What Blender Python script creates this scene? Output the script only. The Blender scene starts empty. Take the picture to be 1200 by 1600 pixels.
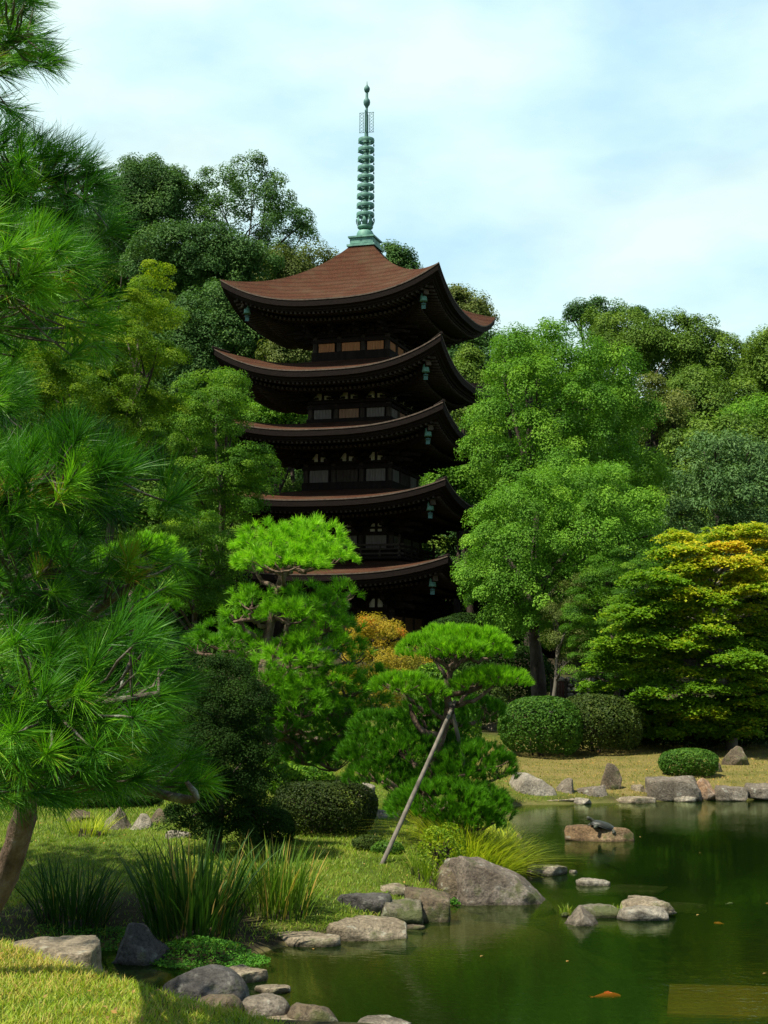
import bpy, math, random
import numpy as np
from mathutils import Matrix, Vector, noise as mnoise

rng = np.random.default_rng(11)
random.seed(11)
SC = bpy.context.scene
COL = SC.collection
PI = math.pi
R_ = math.radians

# ------------------------------------------------------------------ camera
FPX, PITCH, ROLL, EYE = 2259.8, R_(6.08), R_(0.615), 2.6
_r = np.array([1., 0, 0]); FW = np.array([0, math.cos(PITCH), math.sin(PITCH)]); _u = np.array([0, -math.sin(PITCH), math.cos(PITCH)])
RT = _r * math.cos(ROLL) + _u * math.sin(ROLL)
UP = -_r * math.sin(ROLL) + _u * math.cos(ROLL)
CAMP = np.array([0, 0, EYE])


def ray(px, py):
    return FW + (px - 600) / FPX * RT + (800 - py) / FPX * UP


def at(px, py, Y):
    """Point seen at photograph position px,py at ground distance Y."""
    d = ray(px, py)
    return CAMP + d * (Y / d[1])


def on(px, py, z=0.0):
    d = ray(px, py)
    return CAMP + d * ((z - EYE) / d[2])


def mpp(Y):
    return Y / FPX


cam_d = bpy.data.cameras.new("camera")
cam = bpy.data.objects.new("camera", cam_d)
COL.objects.link(cam)
cam_d.sensor_fit = 'VERTICAL'
cam_d.sensor_height = 24.0
cam_d.lens = 24.0 * FPX / 1600.0
cam_d.clip_end = 3000
cam_d.clip_start = 0.05
cam.matrix_world = Matrix(((RT[0], UP[0], -FW[0], 0), (RT[1], UP[1], -FW[1], 0), (RT[2], UP[2], -FW[2], EYE), (0, 0, 0, 1)))
SC.camera = cam


# ------------------------------------------------------------------ nodes
def new_mat(name):
    m = bpy.data.materials.new(name)
    m.use_nodes = True
    nt = m.node_tree
    for n in list(nt.nodes):
        nt.nodes.remove(n)
    out = nt.nodes.new('ShaderNodeOutputMaterial')
    return m, nt, out


def nd(nt, typ, **kw):
    n = nt.nodes.new(typ)
    for k, v in kw.items():
        if k in n.inputs:
            n.inputs[k].default_value = v
        else:
            setattr(n, k, v)
    return n


def ramp(nt, stops, interp='LINEAR'):
    n = nt.nodes.new('ShaderNodeValToRGB')
    cr = n.color_ramp
    cr.interpolation = interp
    while len(cr.elements) < len(stops):
        cr.elements.new(0.5)
    for e, (p, c) in zip(cr.elements, stops):
        e.position = p
        e.color = (c[0], c[1], c[2], 1) if len(c) == 3 else c
    return n


def L(nt, a, b):
    nt.links.new(a, b)


def mixrgb(nt, a, b, fac, mode='MIX'):
    n = nt.nodes.new('ShaderNodeMix')
    n.data_type = 'RGBA'
    n.blend_type = mode
    for s, v in ((n.inputs['Factor'], fac), (n.inputs[6], a), (n.inputs[7], b)):
        if hasattr(v, 'is_linked') or hasattr(v, 'links'):
            L(nt, v, s)
        elif isinstance(v, (int, float)):
            s.default_value = v
        else:
            s.default_value = (v[0], v[1], v[2], 1)
    return n.outputs[2]


def mathn(nt, op, a, b=0.5):
    n = nt.nodes.new('ShaderNodeMath')
    n.operation = op
    for i, v in ((0, a), (1, b)):
        if hasattr(v, 'links'):
            L(nt, v, n.inputs[i])
        else:
            n.inputs[i].default_value = v
    return n.outputs[0]


def noise_out(nt, scale, detail=4, rough=0.55, vec=None, out='Fac'):
    n = nt.nodes.new('ShaderNodeTexNoise')
    n.inputs['Scale'].default_value = scale
    n.inputs['Detail'].default_value = detail
    n.inputs['Roughness'].default_value = rough
    if vec is not None:
        L(nt, vec, n.inputs['Vector'])
    return n.outputs[out]


def objco(nt, scale=None):
    tc = nt.nodes.new('ShaderNodeTexCoord')
    if scale is None:
        return tc.outputs['Object']
    mp = nt.nodes.new('ShaderNodeMapping')
    mp.inputs['Scale'].default_value = scale
    L(nt, tc.outputs['Object'], mp.inputs['Vector'])
    return mp.outputs['Vector']


def bump(nt, h, strength=0.4, dist=0.02):
    b = nt.nodes.new('ShaderNodeBump')
    b.inputs['Strength'].default_value = strength
    b.inputs['Distance'].default_value = dist
    L(nt, h, b.inputs['Height'])
    return b.outputs['Normal']


def mat_leaf(name, stops, trans=0.35, rough=0.55, spec=0.12, tboost=(1.25, 1.35, 0.6)):
    """Foliage: face attribute tint picks the leaf colour, thin leaves let light through."""
    m, nt, out = new_mat(name)
    a = nd(nt, 'ShaderNodeAttribute', attribute_name='tint')
    rp = ramp(nt, stops)
    L(nt, a.outputs['Fac'], rp.inputs['Fac'])
    oi = nt.nodes.new('ShaderNodeObjectInfo')
    vary = mixrgb(nt, (0.95, 1.0, 0.72), (1.28, 1.22, 0.85), oi.outputs['Random'])
    colr = mixrgb(nt, rp.outputs['Color'], vary, 1.0, 'MULTIPLY')
    p = nd(nt, 'ShaderNodeBsdfPrincipled')
    p.inputs['Roughness'].default_value = rough
    p.inputs['Specular IOR Level'].default_value = spec
    L(nt, colr, p.inputs['Base Color'])
    t = nt.nodes.new('ShaderNodeBsdfTranslucent')
    L(nt, mixrgb(nt, colr, tboost, 1.0, 'MULTIPLY'), t.inputs['Color'])
    mx = nd(nt, 'ShaderNodeMixShader')
    mx.inputs[0].default_value = trans
    L(nt, p.outputs[0], mx.inputs[1]); L(nt, t.outputs[0], mx.inputs[2])
    L(nt, mx.outputs[0], out.inputs['Surface'])
    return m


def mat_solid(name, c0, c1, scale=3.0, rough=0.8, stretch=None, bump_s=0.3, bump_d=0.02, spec=0.3, detail=6, c2=None):
    m, nt, out = new_mat(name)
    co = objco(nt, stretch)
    n1 = noise_out(nt, scale, detail, 0.62, co)
    st = [(0.3, c0), (0.7, c1)] if c2 is None else [(0.28, c0), (0.55, c1), (0.75, c2)]
    rp = ramp(nt, st)
    L(nt, n1, rp.inputs['Fac'])
    p = nd(nt, 'ShaderNodeBsdfPrincipled')
    p.inputs['Roughness'].default_value = rough
    p.inputs['Specular IOR Level'].default_value = spec
    L(nt, rp.outputs['Color'], p.inputs['Base Color'])
    if bump_s:
        n2 = noise_out(nt, scale * 3.1, 5, 0.65, co)
        L(nt, bump(nt, n2, bump_s, bump_d), p.inputs['Normal'])
    L(nt, p.outputs[0], out.inputs['Surface'])
    return m


def mat_rock(name, c0, c1, c2, moss=0.0, scale=1.0, lichen=0.5):
    m, nt, out = new_mat(name)
    co = objco(nt)
    big = noise_out(nt, 2.2 * scale, 8, 0.65, co)
    rp = ramp(nt, [(0.3, c0), (0.5, c1), (0.68, c2)])
    L(nt, big, rp.inputs['Fac'])
    fine = noise_out(nt, 28 * scale, 6, 0.7, co)
    fr = ramp(nt, [(0.33, (0.40, 0.40, 0.40)), (0.5, (0.92, 0.92, 0.92)), (0.68, (1.35, 1.35, 1.35))])
    L(nt, fine, fr.inputs['Fac'])
    colr = mixrgb(nt, rp.outputs['Color'], fr.outputs['Color'], 1.0, 'MULTIPLY')
    # pale lichen spots
    li = noise_out(nt, 9 * scale, 3, 0.5, co)
    lr = ramp(nt, [(0.64 , (0, 0, 0)), (0.70, (1, 1, 1))])
    L(nt, li, lr.inputs['Fac'])
    colr = mixrgb(nt, colr, (0.42, 0.42, 0.33), mathn(nt, 'MULTIPLY', lr.outputs['Color'], lichen))
    if moss > 0:
        mo = noise_out(nt, 3.3 * scale, 6, 0.6, co)
        mr = ramp(nt, [(0.62 - 0.3 * moss, (0, 0, 0)), (0.72 - 0.3 * moss, (1, 1, 1))])
        L(nt, mo, mr.inputs['Fac'])
        colr = mixrgb(nt, colr, (0.06, 0.075, 0.015), mathn(nt, 'MULTIPLY', mr.outputs['Color'], 0.85))
    # stone soaked dark along the waterline
    gp = nt.nodes.new('ShaderNodeNewGeometry'); sp_ = nt.nodes.new('ShaderNodeSeparateXYZ'); L(nt, gp.outputs['Position'], sp_.inputs[0])
    wet = ramp(nt, [(0.012, (.42, .42, .38)), (0.040, (1, 1, 1))])
    L(nt, mathn(nt, 'ADD', sp_.outputs['Z'], mathn(nt, 'MULTIPLY', mathn(nt, 'SUBTRACT', li, .5), .05)), wet.inputs['Fac'])
    colr = mixrgb(nt, colr, wet.outputs['Color'], 1.0, 'MULTIPLY')
    p = nd(nt, 'ShaderNodeBsdfPrincipled')
    p.inputs['Roughness'].default_value = 0.85
    p.inputs['Specular IOR Level'].default_value = 0.25
    L(nt, colr, p.inputs['Base Color'])
    hh = mathn(nt, 'ADD', fine, mathn(nt, 'MULTIPLY', noise_out(nt, 8 * scale, 8, 0.7, co), 1.6))
    L(nt, bump(nt, hh, 0.85, 0.035), p.inputs['Normal'])
    L(nt, p.outputs[0], out.inputs['Surface'])
    return m


# ------------------------------------------------------------------ mesh builder
def unit(a):
    return a / np.maximum(np.linalg.norm(a, axis=-1, keepdims=True), 1e-9)


class MB:
    def __init__(s):
        s.v = []; s.q = []; s.t = []; s.qt = []; s.tt = []; s.n = 0

    def add(s, v, q=None, t=None, tint=0.5):
        v = np.asarray(v, float).reshape(-1, 3)
        if q is not None and len(q):
            q = np.asarray(q, np.int64).reshape(-1, 4)
            s.q.append(q + s.n); s.qt.append(np.broadcast_to(np.asarray(tint, float), (len(q),)))
        if t is not None and len(t):
            t = np.asarray(t, np.int64).reshape(-1, 3)
            s.t.append(t + s.n); s.tt.append(np.full(len(t), float(np.mean(tint))))
        s.v.append(v); s.n += len(v)

    def box(s, c, size, rz=0.0, M=None):
        h = np.asarray(size, float) / 2
        p = np.array([[x, y, z] for x in (-1, 1) for y in (-1, 1) for z in (-1, 1)], float) * h
        if rz:
            k, w = math.cos(rz), math.sin(rz)
            p = p @ np.array([[k, w, 0], [-w, k, 0], [0, 0, 1]])
        p = p + np.asarray(c, float)
        if M is not None:
            p = p @ M.T
        s.add(p, [[0, 1, 3, 2], [4, 6, 7, 5], [0, 4, 5, 1], [2, 3, 7, 6], [0, 2, 6, 4], [1, 5, 7, 3]])

    def bar(s, a, b, w, h=None, up=(0, 0, 1)):
        """Box beam from a to b."""
        a = np.asarray(a, float); b = np.asarray(b, float); h = h or w
        d = unit(b - a); x = np.cross(d, up)
        if np.linalg.norm(x) < 1e-4:
            x = np.array([1., 0, 0])
        x = unit(x) * w / 2; y = unit(np.cross(x, d)) * h / 2
        p = [a - x - y, a + x - y, a + x + y, a - x + y, b - x - y, b + x - y, b + x + y, b - x + y]
        s.add(p, [[3, 2, 1, 0], [4, 5, 6, 7], [0, 1, 5, 4], [1, 2, 6, 5], [2, 3, 7, 6], [3, 0, 4, 7]])

    def tube(s, pts, rad, seg=8, wob=0.0, cap=True):
        P = np.asarray(pts, float); n = len(P)
        rad = np.broadcast_to(np.asarray(rad, float), (n,))
        T = np.gradient(P, axis=0); T = unit(T)
        ref = np.array([0, 0, 1.]) if abs(T[0, 2]) < 0.9 else np.array([1., 0, 0])
        x = unit(np.cross(T[0], ref)); vs = []
        for i in range(n):
            x = unit(x - T[i] * np.dot(x, T[i])); y = np.cross(T[i], x)
            ang = np.arange(seg) * 2 * PI / seg
            rr = rad[i] * (1 + wob * rng.uniform(-1, 1, seg))
            vs.append(P[i] + np.cos(ang)[:, None] * x * rr[:, None] + np.sin(ang)[:, None] * y * rr[:, None])
        v = np.concatenate(vs)
        i, j = np.meshgrid(np.arange(n - 1), np.arange(seg), indexing='ij')
        j2 = (j + 1) % seg
        q = np.stack([i * seg + j, i * seg + j2, (i + 1) * seg + j2, (i + 1) * seg + j], -1).reshape(-1, 4)
        t = []
        if cap:
            v = np.concatenate([v, P[:1], P[-1:]])
            t = [[n * seg, (k + 1) % seg, k] for k in range(seg)] + [[n * seg + 1, (n - 1) * seg + k, (n - 1) * seg + (k + 1) % seg] for k in range(seg)]
        s.add(v, q, t)

    def lathe(s, prof, c=(0, 0, 0), seg=20):
        prof = np.asarray(prof, float); n = len(prof)
        ang = np.arange(seg) * 2 * PI / seg
        v = np.stack([np.outer(prof[:, 0], np.cos(ang)), np.outer(prof[:, 0], np.sin(ang)), np.repeat(prof[:, 1:2], seg, 1)], -1).reshape(-1, 3) + np.asarray(c)
        i, j = np.meshgrid(np.arange(n - 1), np.arange(seg), indexing='ij'); j2 = (j + 1) % seg
        s.add(v, np.stack([i * seg + j, i * seg + j2, (i + 1) * seg + j2, (i + 1) * seg + j], -1).reshape(-1, 4))

    def grid(s, V, flip=False, tint=0.5):
        n, m = V.shape[:2]
        i, j = np.meshgrid(np.arange(n - 1), np.arange(m - 1), indexing='ij')
        q = np.stack([i * m + j, i * m + j + 1, (i + 1) * m + j + 1, (i + 1) * m + j], -1).reshape(-1, 4)
        if flip:
            q = q[:, ::-1]
        s.add(V.reshape(-1, 3), q, tint=tint)

    def sphere(s, c, r, n=10, m=16):
        th = np.linspace(0, PI, n); ph = np.linspace(0, 2 * PI, m + 1)
        V = np.stack([np.outer(np.sin(th), np.cos(ph)), np.outer(np.sin(th), np.sin(ph)), np.repeat(np.cos(th)[:, None], m + 1, 1)], -1)
        s.grid(V * np.asarray(r) + np.asarray(c), flip=True)

    def build(s, name, mat, parent=None, smooth=False, origin=None):
        """Link everything collected as ONE mesh object; coordinates given in the world are moved into the parent's frame."""
        v = np.concatenate(s.v) if s.v else np.zeros((0, 3))
        o3 = np.zeros(3) if origin is None else np.asarray(origin, float)
        pr = parent
        while pr is not None:
            o3 = o3 + (np.array(pr.location) if not pr.get('_local') else 0)
            pr = pr.parent
        v = v - o3
        q = np.concatenate(s.q) if s.q else np.zeros((0, 4), np.int64)
        t = np.concatenate(s.t) if s.t else np.zeros((0, 3), np.int64)
        me = bpy.data.meshes.new(name)
        me.vertices.add(len(v)); me.vertices.foreach_set('co', v.astype(np.float32).ravel())
        loops = np.concatenate([q.ravel(), t.ravel()]).astype(np.int32)
        me.loops.add(len(loops)); me.loops.foreach_set('vertex_index', loops)
        nf = len(q) + len(t)
        me.polygons.add(nf)
        st = np.concatenate([np.arange(len(q)) * 4, len(q) * 4 + np.arange(len(t)) * 3]).astype(np.int32)
        me.polygons.foreach_set('loop_start', st)
        me.polygons.foreach_set('use_smooth', np.full(nf, bool(smooth)))
        at_ = me.attributes.new('tint', 'FLOAT', 'FACE')
        tint = np.concatenate([*s.qt, *s.tt]) if nf else np.zeros(0)
        at_.data.foreach_set('value', tint.astype(np.float32))
        me.update(calc_edges=True)
        me.validate()
        if isinstance(mat, (list, tuple)):
            for m_ in mat:
                me.materials.append(m_)
        elif mat is not None:
            me.materials.append(mat)
        o = bpy.data.objects.new(name, me)
        COL.objects.link(o)
        if origin is not None:
            o.location = origin
        if parent is not None:
            o.parent = parent
        return o


def tag(o, label=None, cat=None, group=None, kind=None):
    for k, v in (('label', label), ('category', cat), ('group', group), ('kind', kind)):
        if v:
            o[k] = v
    return o


def thing(name, label, cat, loc, group=None, local=False, rz=0.0):
    o = bpy.data.objects.new(name, None)
    COL.objects.link(o)
    o.location = tuple(float(a) for a in loc)
    o.rotation_euler = (0, 0, rz)
    o.empty_display_size = 0.2
    if local:
        o['_local'] = 1
    return tag(o, label, cat, group)


# ------------------------------------------------------------------ foliage kernels
def rdir(n):
    return unit(rng.normal(size=(n, 3)))


def leaf_quads(mb, P, N, ln, wd, tint, fold=0.12, U=None):
    n = len(P)
    N = unit(N)
    u = unit(np.cross(N, rdir(n))) if U is None else unit(U - N * np.sum(U * N, 1, keepdims=True))
    v = np.cross(N, u)
    ln = np.broadcast_to(ln, (n,))[:, None]; wd = np.broadcast_to(wd, (n,))[:, None]
    f = N * wd * fold
    V = np.stack([P - u * ln / 2, P + v * wd / 2 + f + u * ln * .05, P + u * ln / 2 - f, P - v * wd / 2 + f + u * ln * .05], 1)
    mb.add(V.reshape(-1, 3), np.arange(4 * n).reshape(-1, 4), tint=np.clip(tint, 0, 1))


def puff_crown(mb, lobes, puff_r, leaf0, aspect=0.55, cover=1.0, per_puff=None, under=-0.25, tint0=0.5, tvar=0.22, top_tint=0.0, inner=0.25, flat=1.0, sparse=None, droop=0.0):
    """Crown of lobes; each lobe carries puffs on its outer shell; each puff is a cap of leaves."""
    leaf = leaf0 * 0.54
    zmin = min(c[2] - r[2] for c, r in lobes); zmax = max(c[2] + r[2] for c, r in lobes)
    for li, (c, r) in enumerate(lobes):
        c = np.asarray(c, float); r = np.asarray(r, float)
        rm = float(np.mean(r))
        npf = max(4, int(cover * 3.6 * rm * rm / (puff_r * puff_r)))
        if sparse is not None and li in sparse:
            npf = max(3, int(npf * sparse[li]))
        d = rdir(npf * 3)
        keep = (d[:, 2] > under) | (rng.random(len(d)) < 0.25)
        d = d[keep][:npf]
        pc = c + d * r * rng.uniform(0.78, 1.05, (len(d), 1))
        pr = puff_r * rng.uniform(0.65, 1.25, len(d))
        m = per_puff or max(10, int(4.6 * puff_r * puff_r / (leaf * leaf * aspect)))
        K = len(d)
        out = unit(d * .6 + np.array([0, 0, 0.85]))
        ld = rdir(K * m)
        o = np.repeat(out, m, 0)
        flipm = np.sum(ld * o, 1) < -0.05
        ld[flipm] *= -1
        rad = np.repeat(pr, m)[:, None] * (rng.random((K * m, 1)) ** 0.30)
        P = np.repeat(pc, m, 0) + ld * rad * np.array([1, 1, flat])
        N = unit(ld * 0.8 + o * 0.3 + np.array([0, 0, 0.25]) + rng.normal(size=ld.shape) * 0.35)
        ptint = tint0 + rng.normal(size=K) * tvar * 0.7
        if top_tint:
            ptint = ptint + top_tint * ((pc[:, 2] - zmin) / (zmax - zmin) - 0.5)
        tint = np.repeat(ptint, m) + rng.normal(size=K * m) * tvar * 0.38
        sz = leaf * rng.uniform(0.7, 1.3, K * m)
        U = None
        if droop:
            U = rdir(K * m) * (1 - droop) + np.array([0, 0, -1.]) * droop
        leaf_quads(mb, P, N, sz, sz * aspect, tint, U=U)
        # sparser leaves inside so the lobe is not hollow
        k = int(inner * K * m * 0.4)
        if k:
            di = rdir(k)
            P = c + di * r * (rng.random((k, 1)) ** 0.5) * 0.8
            sz = leaf * rng.uniform(0.9, 1.5, k)
            leaf_quads(mb, P, rdir(k), sz, sz * aspect, tint0 + rng.normal(size=k) * tvar * 0.5)


def tufts(mb, P, D, n, length, width, spread=1.0, tint=0.5, tvar=0.12, shoot=0.3, droop=0.12):
    """Pine shoots: n needles round every point P, fanned about direction D."""
    K = len(P)
    D = unit(np.asarray(D, float))
    a = unit(np.cross(D, rdir(K))); b = np.cross(D, a)
    ph = rng.uniform(0, 2 * PI, (K, n)); th = np.abs(rng.normal(0.62, 0.33, (K, n))) * spread
    dn = D[:, None] * np.cos(th)[..., None] + (a[:, None] * np.cos(ph)[..., None] + b[:, None] * np.sin(ph)[..., None]) * np.sin(th)[..., None]
    ln = np.asarray(length * np.ones(K))[:, None] * rng.uniform(0.75, 1.15, (K, n))
    base = P[:, None] + D[:, None] * (rng.uniform(-1, 0.25, (K, n)) * shoot * np.asarray(length * np.ones(K))[:, None])[..., None]
    base = base.reshape(-1, 3); dn = dn.reshape(-1, 3); ln = ln.reshape(-1, 1)
    side = unit(np.cross(dn, rdir(len(dn)))) * width / 2
    dr = np.array([0, 0, -1.]) * droop
    mid = base + dn * ln * 0.55 + dr * ln * 0.2
    tip = base + unit(dn + dr * 1.2) * ln
    V = np.stack([base - side * .7, base + side * .7, mid - side, mid + side, tip - side * .25, tip + side * .25], 1)
    i = np.arange(len(base))[:, None] * 6
    q = np.concatenate([i + np.array([[0, 1, 3, 2]]), i + np.array([[2, 3, 5, 4]])], 1).reshape(-1, 4)
    tk = tint * np.ones(K) + rng.normal(size=K) * tvar
    tk = np.where(rng.random(K) < .004, 1.1, tk)
    tt = (np.repeat(tk, n) + rng.normal(size=K * n) * 0.12)
    mb.add(V.reshape(-1, 3), q, tint=np.clip(np.repeat(tt, 2), 0, 1))


def blades(mb, P, H, width, lean, tint=0.5, tvar=0.2, curve=0.5, az=None, segs=4):
    """Grass or strap leaves rising from points P."""
    K = len(P)
    az = rng.uniform(0, 2 * PI, K) if az is None else az
    o = np.stack([np.cos(az), np.sin(az), np.zeros(K)], 1)
    s_ = np.stack([-np.sin(az), np.cos(az), np.zeros(K)], 1)
    tw = rng.uniform(-0.8, 0.8, K)[:, None]
    s_ = unit(s_ * np.cos(tw) + o * np.sin(tw))
    H = np.broadcast_to(H, (K,))[:, None]; lean = np.broadcast_to(lean, (K,))[:, None]; width = np.broadcast_to(width, (K,))[:, None]
    rows = []
    for k in range(segs + 1):
        t = k / segs
        c = P + np.array([0, 0, 1.]) * H * (t - curve * lean * t * t * 0.5) + o * H * lean * (t * (1 - curve) + curve * t * t)
        w = width * (0.6 + 0.8 * t) * (1 - t ** 3) + 0.0004
        rows += [c - s_ * w / 2, c + s_ * w / 2]
    V = np.stack(rows, 1)
    m = 2 * (segs + 1)
    i = np.arange(K)[:, None] * m
    q = np.concatenate([i + np.array([[2 * k, 2 * k + 1, 2 * k + 3, 2 * k + 2]]) for k in range(segs)], 1).reshape(-1, 4)
    tt = np.repeat(np.clip(tint + rng.normal(size=K) * tvar, 0, 1), segs)
    mb.add(V.reshape(-1, 3), q, tint=tt)


def spline(pts, n):
    P = np.asarray(pts, float)
    t = np.linspace(0, len(P) - 1, n); out = []
    for x in t:
        i = min(int(x), len(P) - 2); f = x - i
        p0, p1, p2, p3 = P[max(i - 1, 0)], P[i], P[i + 1], P[min(i + 2, len(P) - 1)]
        out.append(0.5 * (2 * p1 + (p2 - p0) * f + (2 * p0 - 5 * p1 + 4 * p2 - p3) * f * f + (3 * p1 - p0 - 3 * p2 + p3) * f ** 3))
    return np.array(out)


def limb(mb, pts, r0, r1, n=10, seg=8, wob=0.12, jit=0.0):
    P = spline(pts, n)
    if jit:
        P[1:-1] += rng.normal(size=(n - 2, 3)) * jit
    mb.tube(P, np.linspace(1, 0, n) ** 0.8 * (r0 - r1) + r1, seg, wob)


# ------------------------------------------------------------------ sky and sun
SUN_EL, SUN_DIR = R_(60), unit(np.array([-0.74, -0.50]))   # direction on the ground towards the sun
wd_ = bpy.data.worlds.new("World")
SC.world = wd_
wd_.use_nodes = True
nt = wd_.node_tree
for n_ in list(nt.nodes):
    nt.nodes.remove(n_)
wout = nt.nodes.new('ShaderNodeOutputWorld')
sky = nt.nodes.new('ShaderNodeTexSky')
sky.sky_type = 'NISHITA'
sky.sun_disc = False
sky.sun_elevation = SUN_EL
sky.sun_rotation = math.atan2(SUN_DIR[0], SUN_DIR[1])
sky.air_density = 1.0
sky.dust_density = 0.6
sky.ozone_density = 1.4
bg1 = nt.nodes.new('ShaderNodeBackground'); bg1.inputs['Strength'].default_value = 0.075
L(nt, sky.outputs[0], bg1.inputs['Color'])
bg2 = nt.nodes.new('ShaderNodeBackground')
tc = nt.nodes.new('ShaderNodeTexCoord')
mp = nt.nodes.new('ShaderNodeMapping'); mp.inputs['Scale'].default_value = (2.2, 2.2, 5.0); mp.inputs['Location'].default_value = (0.35, 0.1, 0.75)
L(nt, tc.outputs['Generated'], mp.inputs['Vector'])
n1 = noise_out(nt, 2.3, 9, 0.52, mp.outputs['Vector'])
n2 = noise_out(nt, 1.9, 7, 0.5, mp.outputs['Vector'])
cov = ramp(nt, [(0.30, (0.8, 0.8, 0.8)), (0.50, (1, 1, 1))])
L(nt, n1, cov.inputs['Fac'])
sep = nt.nodes.new('ShaderNodeSeparateXYZ'); L(nt, tc.outputs['Generated'], sep.inputs[0])
zr = ramp(nt, [(0.50, (1, 1, 1)), (0.80, (0.22, 0.22, 0.22))])
L(nt, sep.outputs['Z'], zr.inputs['Fac'])
cl = ramp(nt, [(0.34, (0.37, 0.57, 0.70)), (0.46, (0.485, 0.67, 0.72)), (0.58, (0.60, 0.745, 0.72))])
L(nt, n2, cl.inputs['Fac'])
L(nt, cl.outputs['Color'], bg2.inputs['Color']); bg2.inputs['Strength'].default_value = 0.86
mx = nt.nodes.new('ShaderNodeMixShader')
yr = ramp(nt, [(0.45, (0.25, 0.25, 0.25)), (0.72, (1, 1, 1))])
L(nt, mathn(nt, 'ADD', mathn(nt, 'MULTIPLY', sep.outputs['Y'], 0.5), 0.5), yr.inputs['Fac'])
L(nt, mathn(nt, 'MULTIPLY', mathn(nt, 'MULTIPLY', cov.outputs['Color'], zr.outputs['Color']), yr.outputs['Color']), mx.inputs[0])
L(nt, bg1.outputs[0], mx.inputs[1]); L(nt, bg2.outputs[0], mx.inputs[2])
L(nt, mx.outputs[0], wout.inputs['Surface'])

sd = bpy.data.lights.new("sun", 'SUN')
sd.energy = 5.0
sd.angle = R_(0.6)
sd.color = (1.0, 0.94, 0.83)
so = bpy.data.objects.new("sun", sd)
COL.objects.link(so)
tosun = Vector((SUN_DIR[0] * math.cos(SUN_EL), SUN_DIR[1] * math.cos(SUN_EL), math.sin(SUN_EL)))
so.rotation_euler = tosun.to_track_quat('Z', 'Y').to_euler()
so.location = tosun * 60

SC.view_settings.view_transform = 'Standard'
SC.view_settings.look = 'None'
SC.view_settings.exposure = 0.78
SC.view_settings.gamma = 1.0
SC.render.engine = 'CYCLES'
cy = SC.cycles
cy.max_bounces = 7; cy.diffuse_bounces = 3; cy.glossy_bounces = 3; cy.transmission_bounces = 4; cy.transparent_max_bounces = 10; cy.volume_bounces = 0
cy.use_denoising = True
cy.sample_clamp_indirect = 6.0
cy.caustics_reflective = False; cy.caustics_refractive = False

# ------------------------------------------------------------------ terrain
shore_px = [(1700, 1236), (1300, 1242), (1200, 1246), (1100, 1250), (1000, 1252), (900, 1256), (815, 1258), (792, 1264), (800, 1290), (820, 1322), (812, 1350),
            (780, 1372), (738, 1392), (704, 1414), (660, 1432), (610, 1444), (575, 1458), (530, 1466), (470, 1474), (420, 1484), (390, 1494), (340, 1512), (270, 1508), (215, 1496), (170, 1478),
            (110, 1486), (90, 1530), (150, 1568), (240, 1596), (330, 1610), (430, 1616), (600, 1622), (900, 1650), (1400, 1660), (2300, 1640)]
SHORE = np.array([on(x, y, 0.0)[:2] for x, y in shore_px])
SHORE = np.concatenate([SHORE, [[34, 12], [40, 22]]])
LIP_A = np.array([-2.04, 7.68]); LIP_B = np.array([-0.89, 6.47])


SHELF = [(*on(745, 1442, 0)[:2], 1.1, .62, -.035), (*on(905, 1408, 0)[:2], 1.0, .9, -.12), (*on(420, 1520, 0)[:2], .7, .5, -.07)]


def shore_dist(x, y):
    """Signed distance to the waterline, positive on land."""
    sh = np.shape(x); p = np.stack([np.ravel(x), np.ravel(y)], 1)
    best = np.full(len(p), 1e9); inside = np.zeros(len(p), bool)
    n = len(SHORE)
    for i in range(n):
        a = SHORE[i]; b = SHORE[(i + 1) % n]; e = b - a
        w = p - a; t = np.clip((w @ e) / (e @ e), 0, 1)
        best = np.minimum(best, np.sum((w - t[:, None] * e) ** 2, 1))
        c = ((a[1] <= p[:, 1]) & (b[1] > p[:, 1])) | ((b[1] <= p[:, 1]) & (a[1] > p[:, 1]))
        with np.errstate(divide='ignore', invalid='ignore'):
            xi = a[0] + (p[:, 1] - a[1]) * e[0] / e[1]
        inside ^= c & (p[:, 0] < xi)
    d = np.sqrt(best)
    return np.where(inside, -d, d).reshape(sh)


def sstep(a, b, x):
    t = np.clip((x - a) / (b - a), 0, 1)
    return t * t * (3 - 2 * t)


def lip_side(x, y):
    e = unit(LIP_B - LIP_A); nrm = np.array([e[1], -e[0]])      # towards the camera side
    return (x - LIP_A[0]) * nrm[0] + (y - LIP_A[1]) * nrm[1]


def hill_h(x, y):
    top = np.clip(25.0 - 0.33 * (x + 4), 9, 33)
    return 3.0 + (top - 3.0) * sstep(86, 140, y - 0.10 * np.abs(x + 2))


def vnoise2(x, y, s=0):
    xi = np.floor(x).astype(np.int64); yi = np.floor(y).astype(np.int64); fx = x - xi; fy = y - yi
    h = lambda a, b: ((np.sin(a * 127.1 + b * 311.7 + s * 74.7) * 43758.5453) % 1.0)
    fx = fx * fx * (3 - 2 * fx); fy = fy * fy * (3 - 2 * fy)
    return (h(xi, yi) * (1 - fx) + h(xi + 1, yi) * fx) * (1 - fy) + (h(xi, yi + 1) * (1 - fx) + h(xi + 1, yi + 1) * fx) * fy


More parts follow.
